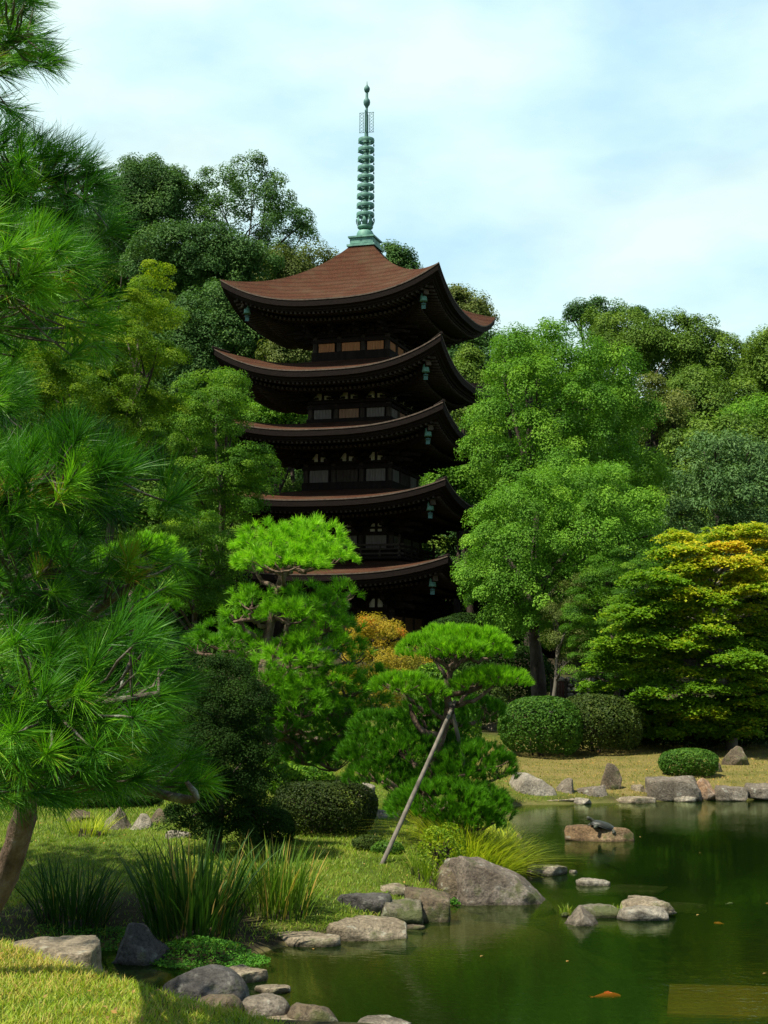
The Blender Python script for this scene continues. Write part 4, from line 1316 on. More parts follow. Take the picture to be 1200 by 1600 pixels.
Yc = 20.5
bc = place(428, 1195)
pine('garden_pine', 'bright lit garden pine with shaped needle pads in front of the pagoda', bc, Yc,
     [bc - [0, 0, .1], at(412, 1110, Yc), at(415, 1020, Yc), at(424, 965, Yc), at(440, 905, Yc), at(455, 885, Yc)],
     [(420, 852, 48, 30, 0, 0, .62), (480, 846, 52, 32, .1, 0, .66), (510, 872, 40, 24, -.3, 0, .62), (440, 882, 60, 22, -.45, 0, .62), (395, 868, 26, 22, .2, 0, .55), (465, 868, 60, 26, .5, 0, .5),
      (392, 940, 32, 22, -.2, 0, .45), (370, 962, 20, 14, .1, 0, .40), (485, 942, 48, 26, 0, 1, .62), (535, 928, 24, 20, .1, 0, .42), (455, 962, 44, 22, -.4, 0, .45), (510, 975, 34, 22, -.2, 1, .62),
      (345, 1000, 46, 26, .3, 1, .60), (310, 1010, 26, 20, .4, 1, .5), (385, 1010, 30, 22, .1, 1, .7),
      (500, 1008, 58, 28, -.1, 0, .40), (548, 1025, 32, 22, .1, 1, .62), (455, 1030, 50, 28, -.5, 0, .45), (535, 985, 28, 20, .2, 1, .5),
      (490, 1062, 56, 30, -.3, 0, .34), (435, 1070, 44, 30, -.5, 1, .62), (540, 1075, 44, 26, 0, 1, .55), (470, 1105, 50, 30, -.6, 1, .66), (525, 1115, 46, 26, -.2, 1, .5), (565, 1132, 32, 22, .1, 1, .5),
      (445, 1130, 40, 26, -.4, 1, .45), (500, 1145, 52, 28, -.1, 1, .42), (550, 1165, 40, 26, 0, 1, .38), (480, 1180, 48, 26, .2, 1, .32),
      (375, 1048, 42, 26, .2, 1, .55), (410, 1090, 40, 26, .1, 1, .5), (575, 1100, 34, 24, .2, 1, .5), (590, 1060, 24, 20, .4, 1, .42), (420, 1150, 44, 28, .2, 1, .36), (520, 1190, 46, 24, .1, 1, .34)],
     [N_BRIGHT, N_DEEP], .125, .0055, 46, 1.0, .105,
     [([at(424, 972, Yc), at(395, 968, Yc - .1), at(365, 972, Yc - .2)], .04, .02), ([at(416, 1010, Yc), at(450, 1010, Yc), at(480, 1000, Yc - .2)], .035, .02)])

bs2 = np.array([*at(205, 1000, 23.0)[:2], 0]); bs2[2] = ghp(bs2[0], bs2[1])
pine('young_pine', 'small bright pine half hidden behind the big pine boughs', bs2, 23.0,
     [bs2 - [0, 0, .1], at(190, 1150, 23), at(212, 1020, 23), at(205, 930, 23), at(222, 890, 23)],
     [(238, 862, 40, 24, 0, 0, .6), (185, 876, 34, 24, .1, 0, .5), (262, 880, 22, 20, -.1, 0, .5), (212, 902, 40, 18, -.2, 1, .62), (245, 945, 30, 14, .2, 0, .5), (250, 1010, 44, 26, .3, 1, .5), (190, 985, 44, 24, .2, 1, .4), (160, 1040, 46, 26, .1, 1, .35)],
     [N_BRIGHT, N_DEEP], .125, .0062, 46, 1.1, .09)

Yr = 18.6
br = place(668, 1322)
pine('cloud_pruned_pine', 'cloud pruned pine with flat pads leaning over the pond on a pole', br, Yr,
     [br - [0, 0, .1], at(662, 1255, Yr), at(680, 1180, Yr), at(700, 1115, Yr), at(698, 1075, Yr), at(706, 1040, Yr), at(715, 1022, Yr)],
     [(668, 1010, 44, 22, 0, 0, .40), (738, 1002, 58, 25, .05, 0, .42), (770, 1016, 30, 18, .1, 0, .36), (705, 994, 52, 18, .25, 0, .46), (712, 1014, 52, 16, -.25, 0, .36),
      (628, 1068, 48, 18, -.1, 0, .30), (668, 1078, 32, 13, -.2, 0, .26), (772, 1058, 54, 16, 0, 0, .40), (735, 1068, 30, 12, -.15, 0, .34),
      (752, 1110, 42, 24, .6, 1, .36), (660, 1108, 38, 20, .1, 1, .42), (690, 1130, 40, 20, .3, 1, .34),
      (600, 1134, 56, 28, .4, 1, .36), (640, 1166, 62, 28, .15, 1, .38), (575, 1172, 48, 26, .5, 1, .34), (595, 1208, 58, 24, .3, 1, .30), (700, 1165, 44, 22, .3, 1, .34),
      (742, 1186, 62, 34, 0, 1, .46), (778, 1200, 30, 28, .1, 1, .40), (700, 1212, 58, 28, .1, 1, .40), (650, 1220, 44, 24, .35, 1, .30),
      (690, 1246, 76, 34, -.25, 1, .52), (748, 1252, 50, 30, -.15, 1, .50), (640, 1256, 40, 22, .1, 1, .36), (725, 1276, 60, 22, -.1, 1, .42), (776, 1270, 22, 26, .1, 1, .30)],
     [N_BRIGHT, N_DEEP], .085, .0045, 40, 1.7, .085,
     [([at(690, 1150, Yr), at(660, 1142, Yr), at(645, 1118, Yr), at(640, 1100, Yr)], .045, .025), ([at(640, 1262, Yr), at(620, 1232, Yr), at(600, 1215, Yr)], .04, .02),
      ([at(702, 1085, Yr), at(735, 1080, Yr), at(770, 1064, Yr)], .035, .018), ([at(706, 1050, Yr), at(690, 1035, Yr), at(670, 1022, Yr)], .035, .018), ([at(708, 1045, Yr), at(725, 1030, Yr), at(745, 1015, Yr)], .03, .015)], up=1.15, neat=True)

m_pole = mat_solid('weathered_pole', (0.06, 0.052, 0.038), (0.19, 0.165, 0.125), 9, .85, (1, 1, .2), .4, .01)
pb_ = place(590, 1352)
for lab, a_, b_, r_ in (('long weathered wooden pole propping up the cloud pruned pine', pb_ - [0, 0, .1], at(711, 1096, Yr - .12), .029),
                        ('short thin wooden post behind the long pole under the pine', at(746, 1292, Yr + .2), at(703, 1097, Yr - .16), .03)):
    t = thing('prop_pole', lab, 'pole', (a_[0], a_[1], a_[2] + .1), 'poles propping the pine')
    q = MB(); q.tube(spline([a_, (a_ + b_) / 2 + [.006, 0, .01], b_], 8), np.linspace(r_, r_ * .8, 8), 10, .06); q.build('pole', m_pole, t, True)
    q = MB(); e_ = unit(b_ - a_)
    for j in range(4):
        c_ = b_ - e_ * (.10 + .018 * j); q.tube([c_, c_ + e_ * .016], r_ * 1.05, 10)
    q.build('rope_binding', m_wood2, t, True)

# ------------------------------------------------------------------ large pine reaching in from the left
tpb = np.array([-2.12, 6.95, 0.0]); tpb[2] = ghp(tpb[0], tpb[1])
nearp = thing('long_needled_pine', 'big long needled pine whose boughs fill the left side', 'pine tree', tpb)
tm = MB()
tp = spline([tpb - [0, 0, .1], at(-8, 1400, 6.9), at(30, 1300, 6.75), at(42, 1230, 6.6), at(10, 1120, 6.5), at(-60, 980, 6.45), at(-110, 800, 6.4), at(-90, 560, 6.3), at(-130, 300, 6.3), at(-110, 40, 6.2), at(-150, -150, 6.2)], 40)
tm.tube(tp, np.interp(np.arange(40), [0, 8, 39], [.070, .054, .032]), 12, .13)
tm.build('trunk', m_trunk_p, nearp, True)
polys = [
    ([(-60, -40), (72, -40), (45, 28), (72, 82), (82, 104), (40, 104), (-60, 92)], 5.2, (.85, .25), 47, .5),
    ([(-60, 198), (35, 208), (90, 236), (138, 256), (150, 292), (132, 330), (98, 348), (-60, 330)], 5.4, (.8, .45), 56, .42),
    ([(-60, 345), (55, 358), (110, 388), (134, 415), (116, 440), (70, 466), (40, 482), (-60, 475)], 4.9, (.8, .4), 50, .62),
    ([(-60, 710), (50, 690), (110, 668), (165, 685), (195, 735), (180, 770), (110, 800), (-60, 800)], 5.0, (.5, .7), 58, .5),
    ([(-60, 800), (60, 810), (130, 830), (130, 890), (150, 960), (-60, 1000)], 5.3, (.5, .6), 42, .34),
    ([(175, 868), (225, 850), (258, 872), (240, 900), (190, 905)], 5.6, (.6, .6), 11, .66),
    ([(-60, 1000), (60, 1000), (170, 990), (240, 990), (268, 1050), (278, 1085), (250, 1120), (190, 1175), (60, 1190), (-60, 1180)], 4.7, (.75, .35), 86, .50),
    ([(-60, 1120), (60, 1130), (190, 1180), (225, 1215), (170, 1235), (60, 1250), (-60, 1260)], 4.9, (.6, .0), 56, .46),
    ([(250, 1190), (300, 1205), (322, 1222), (290, 1232), (250, 1228)], 5.2, (.9, .1), 8, .5),
    ([(-60, 560), (10, 580), (35, 620), (10, 660), (-60, 680)], 6.0, (.7, .3), 22, .30),
]
NB = MB(); TW = MB()
for pi_, (poly, Yp, dr2, npt, ti) in enumerate(polys):
    xs2 = [p_[0] for p_ in poly]; ys2 = [p_[1] for p_ in poly]
    pts = []
    tr_ = 0
    while len(pts) < npt and tr_ < 6000:
        tr_ += 1
        x, y = rng.uniform(min(xs2), max(xs2)), rng.uniform(min(ys2), max(ys2))
        if in_poly(x, y, poly) and all((x - a_) ** 2 + (y - b__) ** 2 > 17 ** 2 for a_, b__, _ in pts):
            pts.append((x, y, Yp + rng.uniform(-.45, .6)))
    cpx = np.array([(min(xs2) * .6 + max(xs2) * .4), np.mean(ys2) + 10])
    # a bough runs from the trunk into this cluster, twigs feed every shoot
    i = int(np.argmin(np.linalg.norm(tp - at(cpx[0], cpx[1] + 60, Yp), axis=1)))
    far_ = at(max(xs2) - 30, np.mean(ys2) + 6, Yp)
    mid_ = at(cpx[0], cpx[1] + 22, Yp + .1)
    bough = spline([tp[i], mid_, far_], 14)
    TWb = MB(); TWb.tube(bough, np.linspace(.024, .008, 14), 8, .22)
    TWb.build('bough', m_lichen, nearp, True)
    P = np.array([at(*q_) for q_ in pts])
    D = np.zeros_like(P)
    for j, q_ in enumerate(P):
        k = int(np.argmin(np.linalg.norm(bough - q_, axis=1)))
        away = unit(q_ - bough[max(k - 2, 0)])
        D[j] = unit(away * .8 + np.array([dr2[0], rng.uniform(-.7, .35), dr2[1]]) + rng.normal(size=3) * .3)
        s0 = bough[max(k - 2, 0)]
        limb(TW, [s0, (s0 + q_) / 2 - [0, 0, .012], q_ + D[j] * .01], .0055, .0035, 7, 5, .2, .003)
    tufts(NB, P, D, 125, (.125 if pi_ < 3 else .135) * rng.uniform(.8, 1.1, len(P)), .0021, .9, ti, .17, .35, .06)
    # deeper shoots behind, tinted darker to stand for the crown's shade
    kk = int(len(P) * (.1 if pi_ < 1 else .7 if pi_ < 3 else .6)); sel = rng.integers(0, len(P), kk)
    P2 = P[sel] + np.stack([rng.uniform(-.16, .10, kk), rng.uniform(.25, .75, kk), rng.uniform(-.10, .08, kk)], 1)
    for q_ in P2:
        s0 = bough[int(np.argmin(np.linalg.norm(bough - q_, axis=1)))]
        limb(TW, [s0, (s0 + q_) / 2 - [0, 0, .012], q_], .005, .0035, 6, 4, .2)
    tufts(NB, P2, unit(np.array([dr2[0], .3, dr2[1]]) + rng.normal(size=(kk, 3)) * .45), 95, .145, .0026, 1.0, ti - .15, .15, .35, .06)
TW.build('twigs', m_lichen, nearp, True)
NB.build('needles', N_NEAR, nearp)
# boughs added left of view to shade the bank
def shade_boughs(root, stem, spots, nn):
    NB = MB(); TW = MB()
    for (x, y, z, r) in spots:
        c = np.array([x, y, z])
        d = rdir(nn); P = c + d * np.array([r, r, .3]) * (rng.random((nn, 1)) ** .5)
        k = int(np.argmin(np.linalg.norm(stem - (c - [0, 0, .6]), axis=1)))
        limb(TW, [stem[k], (stem[k] + c) / 2 + [0, 0, .1], c], .035, .012, 10, 7, .15)
        for q_ in P[::2]:
            limb(TW, [c, (c + q_) / 2 - [0, 0, .02], q_], .008, .004, 5, 4)
        tufts(NB, P, unit(d * np.array([1, 1, .4]) + [0, 0, .6]), 70, .155, .0055, 1.0, .45)
    TW.build('branches', m_trunk_p, root, True)
    NB.build('needles', N_NEAR, root)


shade_boughs(nearp, tp, [(-2.9, 8.6, 3.4, .8), (-3.6, 9.6, 3.9, .9), (-3.3, 8.4, 4.6, .9), (-4.5, 9.6, 3.2, .9), (-2.6, 8.0, 4.2, .6), (-4.2, 10.8, 4.4, 1.0), (-3.2, 7.4, 5.2, .9), (-5.0, 8.4, 4.2, 1.0)], 64)
# unseen pine added past the left border to shade the iris bank
b2 = np.array([-7.4, 13.6, 0.]); b2[2] = ghp(-7.4, 13.6)
pine2 = thing('added_shade_pine', 'unseen tall pine added past the end of the iris bank to shade it', 'pine tree', b2)
tp2 = spline([b2 - [0, 0, .1], b2 + [.25, .1, 1.6], b2 + [.1, -.1, 3.2], b2 + [.7, 0, 5.0], b2 + [.6, .1, 6.6], b2 + [.9, .1, 7.6]], 40)
q = MB(); q.tube(tp2, np.linspace(.17, .05, 40), 12, .12); q.build('trunk', m_trunk_p, pine2, True)
shade_boughs(pine2, tp2, [(-4.6, 11.6, 5.0, 1.0), (-5.2, 12.4, 5.2, 1.1), (-4.6, 13.0, 5.6, .9), (-5.6, 11.0, 4.8, 1.1), (-6.2, 12.2, 4.6, 1.1), (-4.9, 13.8, 5.2, 1.0), (-5.9, 13.6, 5.6, 1.1), (-6.8, 13.2, 5.0, 1.1),
                        (-4.7, 12.0, 5.9, 1.0), (-5.2, 11.4, 5.6, 1.0), (-6.3, 12.8, 6.0, 1.1), (-5.4, 14.4, 5.4, 1.0), (-6.4, 14.6, 5.8, 1.1), (-7.2, 14.4, 5.4, 1.1), (-5.9, 15.3, 5.6, 1.0), (-6.9, 15.6, 6.0, 1.1),
                        (-5.3, 12.6, 6.4, 1.1), (-6.2, 11.6, 5.6, 1.1), (-7.6, 12.4, 5.2, 1.1), (-6.9, 11.4, 5.0, 1.0), (-6.6, 13.8, 6.8, 1.0), (-8.2, 13.8, 6.2, 1.1)], 130)

# ------------------------------------------------------------------ clipped shrubs
def shrub(name, label, c, r, leafmat, leaf, n, cat='bush', group=None, squash=2.4, stems=0, base=None, lump=.10):
    """Clipped bush: dense shell of small leaves over a twiggy dark inside."""
    c = np.asarray(c, float); r = np.asarray(r, float)
    b = np.array([c[0], c[1], (c[2] - r[2]) if base is None else base])
    t = thing(name, label, cat, b, group)
    mb_ = MB()
    d = rdir(n); d[:, 2] = np.where(d[:, 2] < -.75, -d[:, 2], d[:, 2])
    k = (np.abs(d) ** squash).sum(1) ** (-1 / squash)
    ph = rng.uniform(0, 6.28, (6, 3)); fr = rng.uniform(2, 5, (6, 3))
    wob = sum(np.sin(d @ fr[i] + ph[i, 0]) for i in range(6)) / 6
    q = d * (k * (1 + lump * wob) * (1 - .16 * rng.random(n) ** 1.5))[:, None]
    P = c + q * r
    N = unit(d / r * np.mean(r) + rng.normal(size=(n, 3)) * .55)
    cl = np.sin(P @ rng.normal(size=3) * 5) * .10
    sz = leaf * rng.uniform(.6, 1.35, n)
    leaf_quads(mb_, P, N, sz, sz * .55, .5 + cl + rng.normal(size=n) * .2)
    mb_.build('foliage', leafmat, t)
    sm = MB()
    for i in range(max(stems, 5)):
        a_ = rng.uniform(0, 6.28); rr = rng.uniform(.1, .5)
        p0 = np.array([b[0] + rr * .5 * r[0] * math.cos(a_), b[1] + rr * .5 * r[1] * math.sin(a_), b[2] - .06])
        p1 = c + np.array([math.cos(a_) * rr * r[0], math.sin(a_) * rr * r[1], r[2] * .3])
        limb(sm, [p0, (p0 + p1) / 2 + rng.normal(size=3) * .03, p1], .022 * (1 + r[0] * .4), .006, 7, 6)
    for j in range(26):
        g = c + rdir(1)[0] * r * .8
        limb(sm, [c - [0, 0, r[2] * .4], (c + g) / 2, g], .008, .003, 5, 4)
    sm.build('stems', m_trunk, t, True)
    return t


def shrub_px(name, label, x, y, rx, ry, Y, leafmat, leaf, dens=1.0, depth=.9, **kw):
    m = mpp(Y)
    c = at(x, y, Y); r = np.array([rx * m, rx * m * depth, ry * m])
    g_ = ghp(c[0], c[1]); topz = c[2] + r[2]
    if not kw.get('stems') and g_ > -.02 and topz - g_ > .1:
        r[2] = (topz - g_ + .06) / 2; c[2] = topz - r[2]
    A = 4 * PI * ((r[0] * r[1]) ** 1.6 / 3 + 2 * (r[0] * r[2]) ** 1.6 / 3) ** (1 / 1.6)
    n = int(dens * 3.6 * A / (leaf * leaf * .55))
    return shrub(name, label, c, r, leafmat, leaf, min(n, 90000), base=ghp(c[0], c[1]) if ghp(c[0], c[1]) < c[2] else None, **kw)


shrub_px('clipped_hedge', 'bright clipped round hedge beside the straw path, below the leafy trunk', 846, 1131, 66, 43, 36.5, F_HEDGE, .075)
shrub_px('clipped_hedge', 'darker clipped hedge half under the maple, touching the bright round one', 932, 1130, 72, 43, 37.2, F_HEDGE_D, .075)
shrub_px('clipped_bush', 'low rounded clipped bush alone on the far bank above the stones', 1076, 1196, 46, 26, 32, F_HEDGE, .055)
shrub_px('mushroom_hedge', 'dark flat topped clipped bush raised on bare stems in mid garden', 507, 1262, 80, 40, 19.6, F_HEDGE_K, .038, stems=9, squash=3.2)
shrub_px('ball_shrub', 'small dull green ball shrub, the left one beside the foot of the pole', 575, 1330, 25, 24, 17.9, F_HEDGE_D, .03)
shrub_px('ball_shrub', 'small green ball shrub directly behind the foot of the pole', 606, 1340, 25, 25, 17.7, F_HEDGE, .03)
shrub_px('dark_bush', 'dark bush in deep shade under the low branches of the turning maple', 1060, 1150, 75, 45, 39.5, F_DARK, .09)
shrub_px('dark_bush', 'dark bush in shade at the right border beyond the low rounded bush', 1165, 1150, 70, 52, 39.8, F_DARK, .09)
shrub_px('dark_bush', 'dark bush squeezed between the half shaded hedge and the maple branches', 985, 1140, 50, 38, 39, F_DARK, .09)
shrub_px('low_shrub', 'low dark shrub behind the small stones left of the tall dark shrub', 140, 1262, 110, 30, 22.5, F_DARK, .06, squash=3)
shrub_px('waterside_shrub', 'leafy yellow green shrub at the water behind the great boulder', 690, 1322, 34, 30, 17.0, F_YEL, .04, dens=.4, lump=.3)
shrub_px('garden_bush', 'dark green bush at the foot of the bright garden pine', 470, 1215, 52, 24, 23.5, F_MID, .06)
shrub_px('leafy_bush', 'green leafy bush just behind the orange shrub and right hand pads', 690, 1085, 60, 40, 27, F_MID, .07, dens=.7, lump=.2)
shrub_px('leafy_bush', 'dull green bush at the left of the orange shrub behind bright pads', 470, 1120, 70, 60, 26, F_MID, .07, dens=.7, lump=.2)
shrub_px('leafy_bush', 'dark leafy bush behind the pine boughs under the yellow green maple', 130, 1120, 170, 110, 25, F_MID, .085, dens=.6, lump=.2)
shrub_px('leafy_bush', 'dim bush behind the tall dark shrub and pale left pads', 300, 1060, 110, 70, 26.5, F_DARK, .08, dens=.6, lump=.2)


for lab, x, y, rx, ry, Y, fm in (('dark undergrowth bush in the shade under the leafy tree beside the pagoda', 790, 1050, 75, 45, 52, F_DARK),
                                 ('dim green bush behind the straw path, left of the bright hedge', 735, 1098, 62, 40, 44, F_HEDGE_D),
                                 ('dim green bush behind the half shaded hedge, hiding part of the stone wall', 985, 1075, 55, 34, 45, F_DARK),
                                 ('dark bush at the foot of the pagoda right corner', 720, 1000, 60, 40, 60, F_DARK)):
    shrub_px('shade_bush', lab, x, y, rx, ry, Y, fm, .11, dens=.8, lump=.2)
shrub_px('low_hedge', 'dark low hedge joining the tall dark shrub to the mushroom hedge', 420, 1285, 40, 22, 18.5, F_DARK, .04)

# ------------------------------------------------------------------ rocks
def vnoise3(P, s=0):
    i = np.floor(P).astype(np.int64); f = P - i; f = f * f * (3 - 2 * f); out = 0
    for dx in (0, 1):
        for dy in (0, 1):
            for dz in (0, 1):
                h = (np.sin((i[:, 0] + dx) * 127.1 + (i[:, 1] + dy) * 311.7 + (i[:, 2] + dz) * 191.3 + s * 57.3) * 43758.5453) % 1.0
                out = out + h * (f[:, 0] if dx else 1 - f[:, 0]) * (f[:, 1] if dy else 1 - f[:, 1]) * (f[:, 2] if dz else 1 - f[:, 2])
    return out


def ico(sub):
    import bmesh
    bm = bmesh.new(); bmesh.ops.create_icosphere(bm, subdivisions=sub, radius=1)
    v = np.array([x.co[:] for x in bm.verts]); f = np.array([[y.index for y in x.verts] for x in bm.faces]); bm.free()
    return v, f


ICO4, ICO5 = ico(4), ico(5)
K_GREY = mat_rock('rock_grey', (0.070, 0.057, 0.038), (0.165, 0.138, 0.098), (0.28, 0.245, 0.185), 0, 1, .5)
K_BOULD = mat_rock('rock_grey_brown', (0.060, 0.044, 0.028), (0.15, 0.122, 0.088), (0.28, 0.245, 0.195), .25, 1, .4)
K_TURT = mat_rock('rock_orange_brown', (0.07, 0.042, 0.018), (0.18, 0.115, 0.055), (0.30, 0.215, 0.12), .1, 1, .3)
K_DARK = mat_rock('rock_dark', (0.030, 0.028, 0.024), (0.075, 0.07, 0.06), (0.14, 0.13, 0.115), .1, 1, .25)
K_TAN = mat_rock('rock_tan', (0.12, 0.095, 0.058), (0.24, 0.195, 0.125), (0.36, 0.305, 0.21), .15, 1, .4)
K_PALE = mat_rock('rock_pale', (0.13, 0.112, 0.078), (0.25, 0.22, 0.16), (0.38, 0.345, 0.265), 0, 1, .3)
K_BROWN = mat_rock('rock_brown_mossy', (0.055, 0.040, 0.022), (0.13, 0.10, 0.06), (0.24, 0.195, 0.13), .35, 1, .4)
K_ORNG = mat_rock('rock_orange_stained', (0.16, 0.10, 0.055), (0.32, 0.20, 0.11), (0.42, 0.34, 0.25), 0, 1, .3)
K_MOSS = mat_rock('rock_mossy', (0.07, 0.062, 0.04), (0.17, 0.15, 0.10), (0.30, 0.27, 0.20), .55, 1, .5)


def rock(label, x, yb, w, h, mat, seed, flat=2.4, dr=.75, z0=None, planes=(), rough=.10, name='rock', group=None, tilt=0.0, sub=4, sink=.12, Y=None):
    rs = np.random.default_rng(seed)
    if Y is None:
        p = on(x, yb, z0) if z0 is not None else place(x, yb)
    else:
        p = at(x, yb, Y)
    m = mpp(p[1])
    wm = w * m; dp = wm * dr
    hm = max(h * m - .75 * max(EYE - p[2], .3) / p[1] * dp, .5 * h * m) * 1.0 + .01
    c = np.array([p[0], p[1] + dp * .42, p[2]])
    v, f = ICO5 if sub == 5 else ICO4
    d = v.copy()
    k = (np.abs(d) ** flat).sum(1) ** (-1 / flat)
    q = d * k[:, None]
    if not planes and h < .62 * w:
        planes = [((rs.uniform(-.12, .12), rs.uniform(-.15, .05), 1), .60)]
    for n_, dd in list(planes) + [(unit(rs.normal(size=3) + np.array([0, 0, .2])), rs.uniform(.62, .9)) for _ in range(7 if rough > .045 else 2)]:
        n_ = unit(np.asarray(n_, float)); ex = q @ n_ - dd
        q = q - np.maximum(ex, 0)[:, None] * n_ * .93
    q[:, 0] += tilt * q[:, 2] * .3
    q[:, 2] = np.where(q[:, 2] < 0, q[:, 2] * .35, q[:, 2])
    q = q / np.abs(q[:, :2]).max(0).tolist()[0] if False else q
    ex = [q[:, 0].min(), q[:, 0].max(), q[:, 1].min(), q[:, 1].max(), q[:, 2].max()]
    q[:, 0] = (q[:, 0] - (ex[0] + ex[1]) / 2) / (ex[1] - ex[0]) * wm
    q[:, 1] = (q[:, 1] - (ex[2] + ex[3]) / 2) / (ex[3] - ex[2]) * dp
    q[:, 2] = q[:, 2] / ex[4] * hm
    sc = max(min(wm, dp, 2 * hm), .08)
    nz = sum((vnoise3(q / sc * fr + seed, o) - .5) * am for o, (fr, am) in enumerate([(1.6, 1.0), (3.6, .55), (8.0, .32), (17.0, .18), (36., .10)]))
    ridge = np.abs(vnoise3(q / sc * 2.3 + 9 + seed, 7) - .5) * -1.1
    N = unit(d * np.array([1 / wm, 1 / dp, .5 / hm]))
    q = q + N * ((nz + ridge) * rough * sc)[:, None]
    mb_ = MB(); mb_.add(q + c, None, f)
    o = mb_.build(name, mat, None, True, origin=(c[0], c[1], max(c[2] - .0, -0.05)))
    return tag(o, label, 'rock', group)


W0 = 0.0
rock('largest boulder, brown on one side, sloping down grey to the pond', 777, 1416, 182, 84, K_BOULD, 3, 3.0, .62, W0, [((.42, -.10, .90), .50), ((.75, -.1, .65), .62), ((-.9, -.35, .2), .72), ((.1, -.85, .5), .62)], .075, 'boulder', sub=5)
rock('brown mossy boulder wedged against the left side of the largest boulder', 722, 1410, 84, 60, K_BROWN, 14, 3, .9, W0, [((.2, -.2, 1), .7)], .10, 'boulder', tilt=-.2)
rock('rounded dark boulder on the shore right of the tall reeds', 566, 1438, 92, 46, K_DARK, 5, 3, .8, .03, [((0, 0, 1), .8)])
rock('brown mossy rock between the rounded dark boulder and the grassy ledge', 622, 1443, 80, 40, K_MOSS, 6, 4, .8, .02)
rock('square mossy ledge rock with grass hanging over it beside the largest boulder', 668, 1438, 72, 50, K_BROWN, 7, 6, .8, .02, [((.1, -.1, 1), .6)])
rock('flat pale stone lying on top of the grassy bank behind the dark boulder', 612, 1396, 72, 15, K_TAN, 8, 3, .8, None)
rock('broad flat stone slab at the water below the rounded dark boulder', 574, 1470, 126, 36, K_TAN, 9, 5, .62, W0)
rock('long low flat stone left of the broad slab at the waterline', 478, 1479, 104, 24, K_TAN, 10, 3, .6, W0)
rock('small lichen spotted stone behind the long low flat stone', 503, 1446, 66, 20, K_GREY, 11, 2.5, .7, .02)
rock('tiny flat stone just breaking the surface beside the brown mossy rock', 647, 1452, 34, 7, K_BROWN, 12, 2.6, .7, W0)
rock('grey rounded stone in the pond behind the tip of the largest boulder', 857, 1368, 64, 18, K_GREY, 13, 2.4, .7, W0)
rock('very small pale stone just past the grey rounded one', 896, 1364, 13, 4, K_PALE, 15, 2.4, .8, W0)
rock('small pale flat stone alone in open water past the boulder', 928, 1384, 54, 12, K_PALE, 16, 2.6, .6, W0)
rock('small pointed grey rock in front of the mossy islet stone', 911, 1447, 58, 32, K_GREY, 17, 2.0, .7, W0, [((.7, -.2, .6), .45), ((-.7, -.2, .6), .45)])
rock('low mossy islet stone with grass tufts behind the pointed rock', 931, 1434, 88, 22, K_MOSS, 18, 3, .7, W0)
rock('rounded pale slab, the lower one of the stacked pair in the pond', 1008, 1439, 78, 24, K_PALE, 19, 3, .75, W0)
rock('smooth pale slab resting on the lower slab of the stacked pair', 1018, 1425, 84, 22, K_TAN, 20, 3, .75, .055, sink=0)
rock('thin flat stone lying behind the stacked pair of slabs', 1005, 1408, 46, 8, K_TAN, 21, 3, .6, W0)
rock('low brown rock out in the pond carrying the basking turtle', 940, 1315, 108, 25, K_TURT, 22, 2.8, .5, W0, [((0, 0, 1), .45)], .12)
# far bank
rock('large pale squared block, leftmost of the far bank stones', 833, 1249, 76, 42, K_PALE, 31, 7, .6, .06, group='stones edging the far bank')
rock('small grey block next to the large pale squared one', 885, 1247, 30, 30, K_GREY, 32, 3, .8, .06, group='stones edging the far bank')
rock('brown upright pointed stone standing in the middle of the far bank', 955, 1238, 38, 44, K_BROWN, 33, 2.6, .8, .13, group='stones edging the far bank')
rock('low grey brown stone left of the upright pointed stone', 928, 1245, 50, 17, K_GREY, 34, 2.8, .8, .09, group='stones edging the far bank')
rock('pale flat stone at the waterline below the low grey brown stone', 911, 1256, 30, 9, K_PALE, 35, 2.6, .7, .01, group='stones edging the far bank')
rock('flat tan stone at the waterline left of the small pale flat one', 872, 1255, 62, 8, K_TAN, 36, 3, .6, .01, group='stones edging the far bank')
rock('flat tan stone strip at the waterline below the upright stone', 995, 1254, 66, 9, K_TAN, 37, 3, .5, .01, group='stones edging the far bank')
rock('pale stone on the grass just right of the upright pointed stone', 1000, 1240, 26, 14, K_TAN, 38, 2.8, .8, .11, group='stones edging the far bank')
rock('wide grey boulder joined to an orange stained stone on the far bank', 1056, 1247, 86, 34, K_GREY, 39, 6, .6, .06, group='stones edging the far bank')
rock('orange stained rounded stone at the end of the wide grey boulder', 1106, 1246, 34, 30, K_ORNG, 40, 2.8, .9, .06, group='stones edging the far bank')
rock('pale flat stone at the waterline under the wide grey boulder', 1072, 1252, 34, 8, K_PALE, 41, 3, .6, .01, group='stones edging the far bank')
rock('low grey stone right of the orange stained one', 1147, 1247, 52, 20, K_GREY, 42, 4, .7, .06, group='stones edging the far bank')
rock('low grey stone at the right border of the far bank', 1192, 1246, 48, 22, K_GREY, 43, 4, .7, .06, group='stones edging the far bank')
rock('dull brown rock in the shade under the maple at the right', 1150, 1196, 46, 30, K_BROWN, 44, 2.8, .8, None)
rock('small dark rock touching the low rounded bush on the far bank', 1121, 1206, 16, 14, K_BROWN, 45, 2.6, .8, None)
rock('straw coloured stone at the top of the path beside the bright hedge', 772, 1142, 24, 15, K_TAN, 46, 2.6, .8, None)
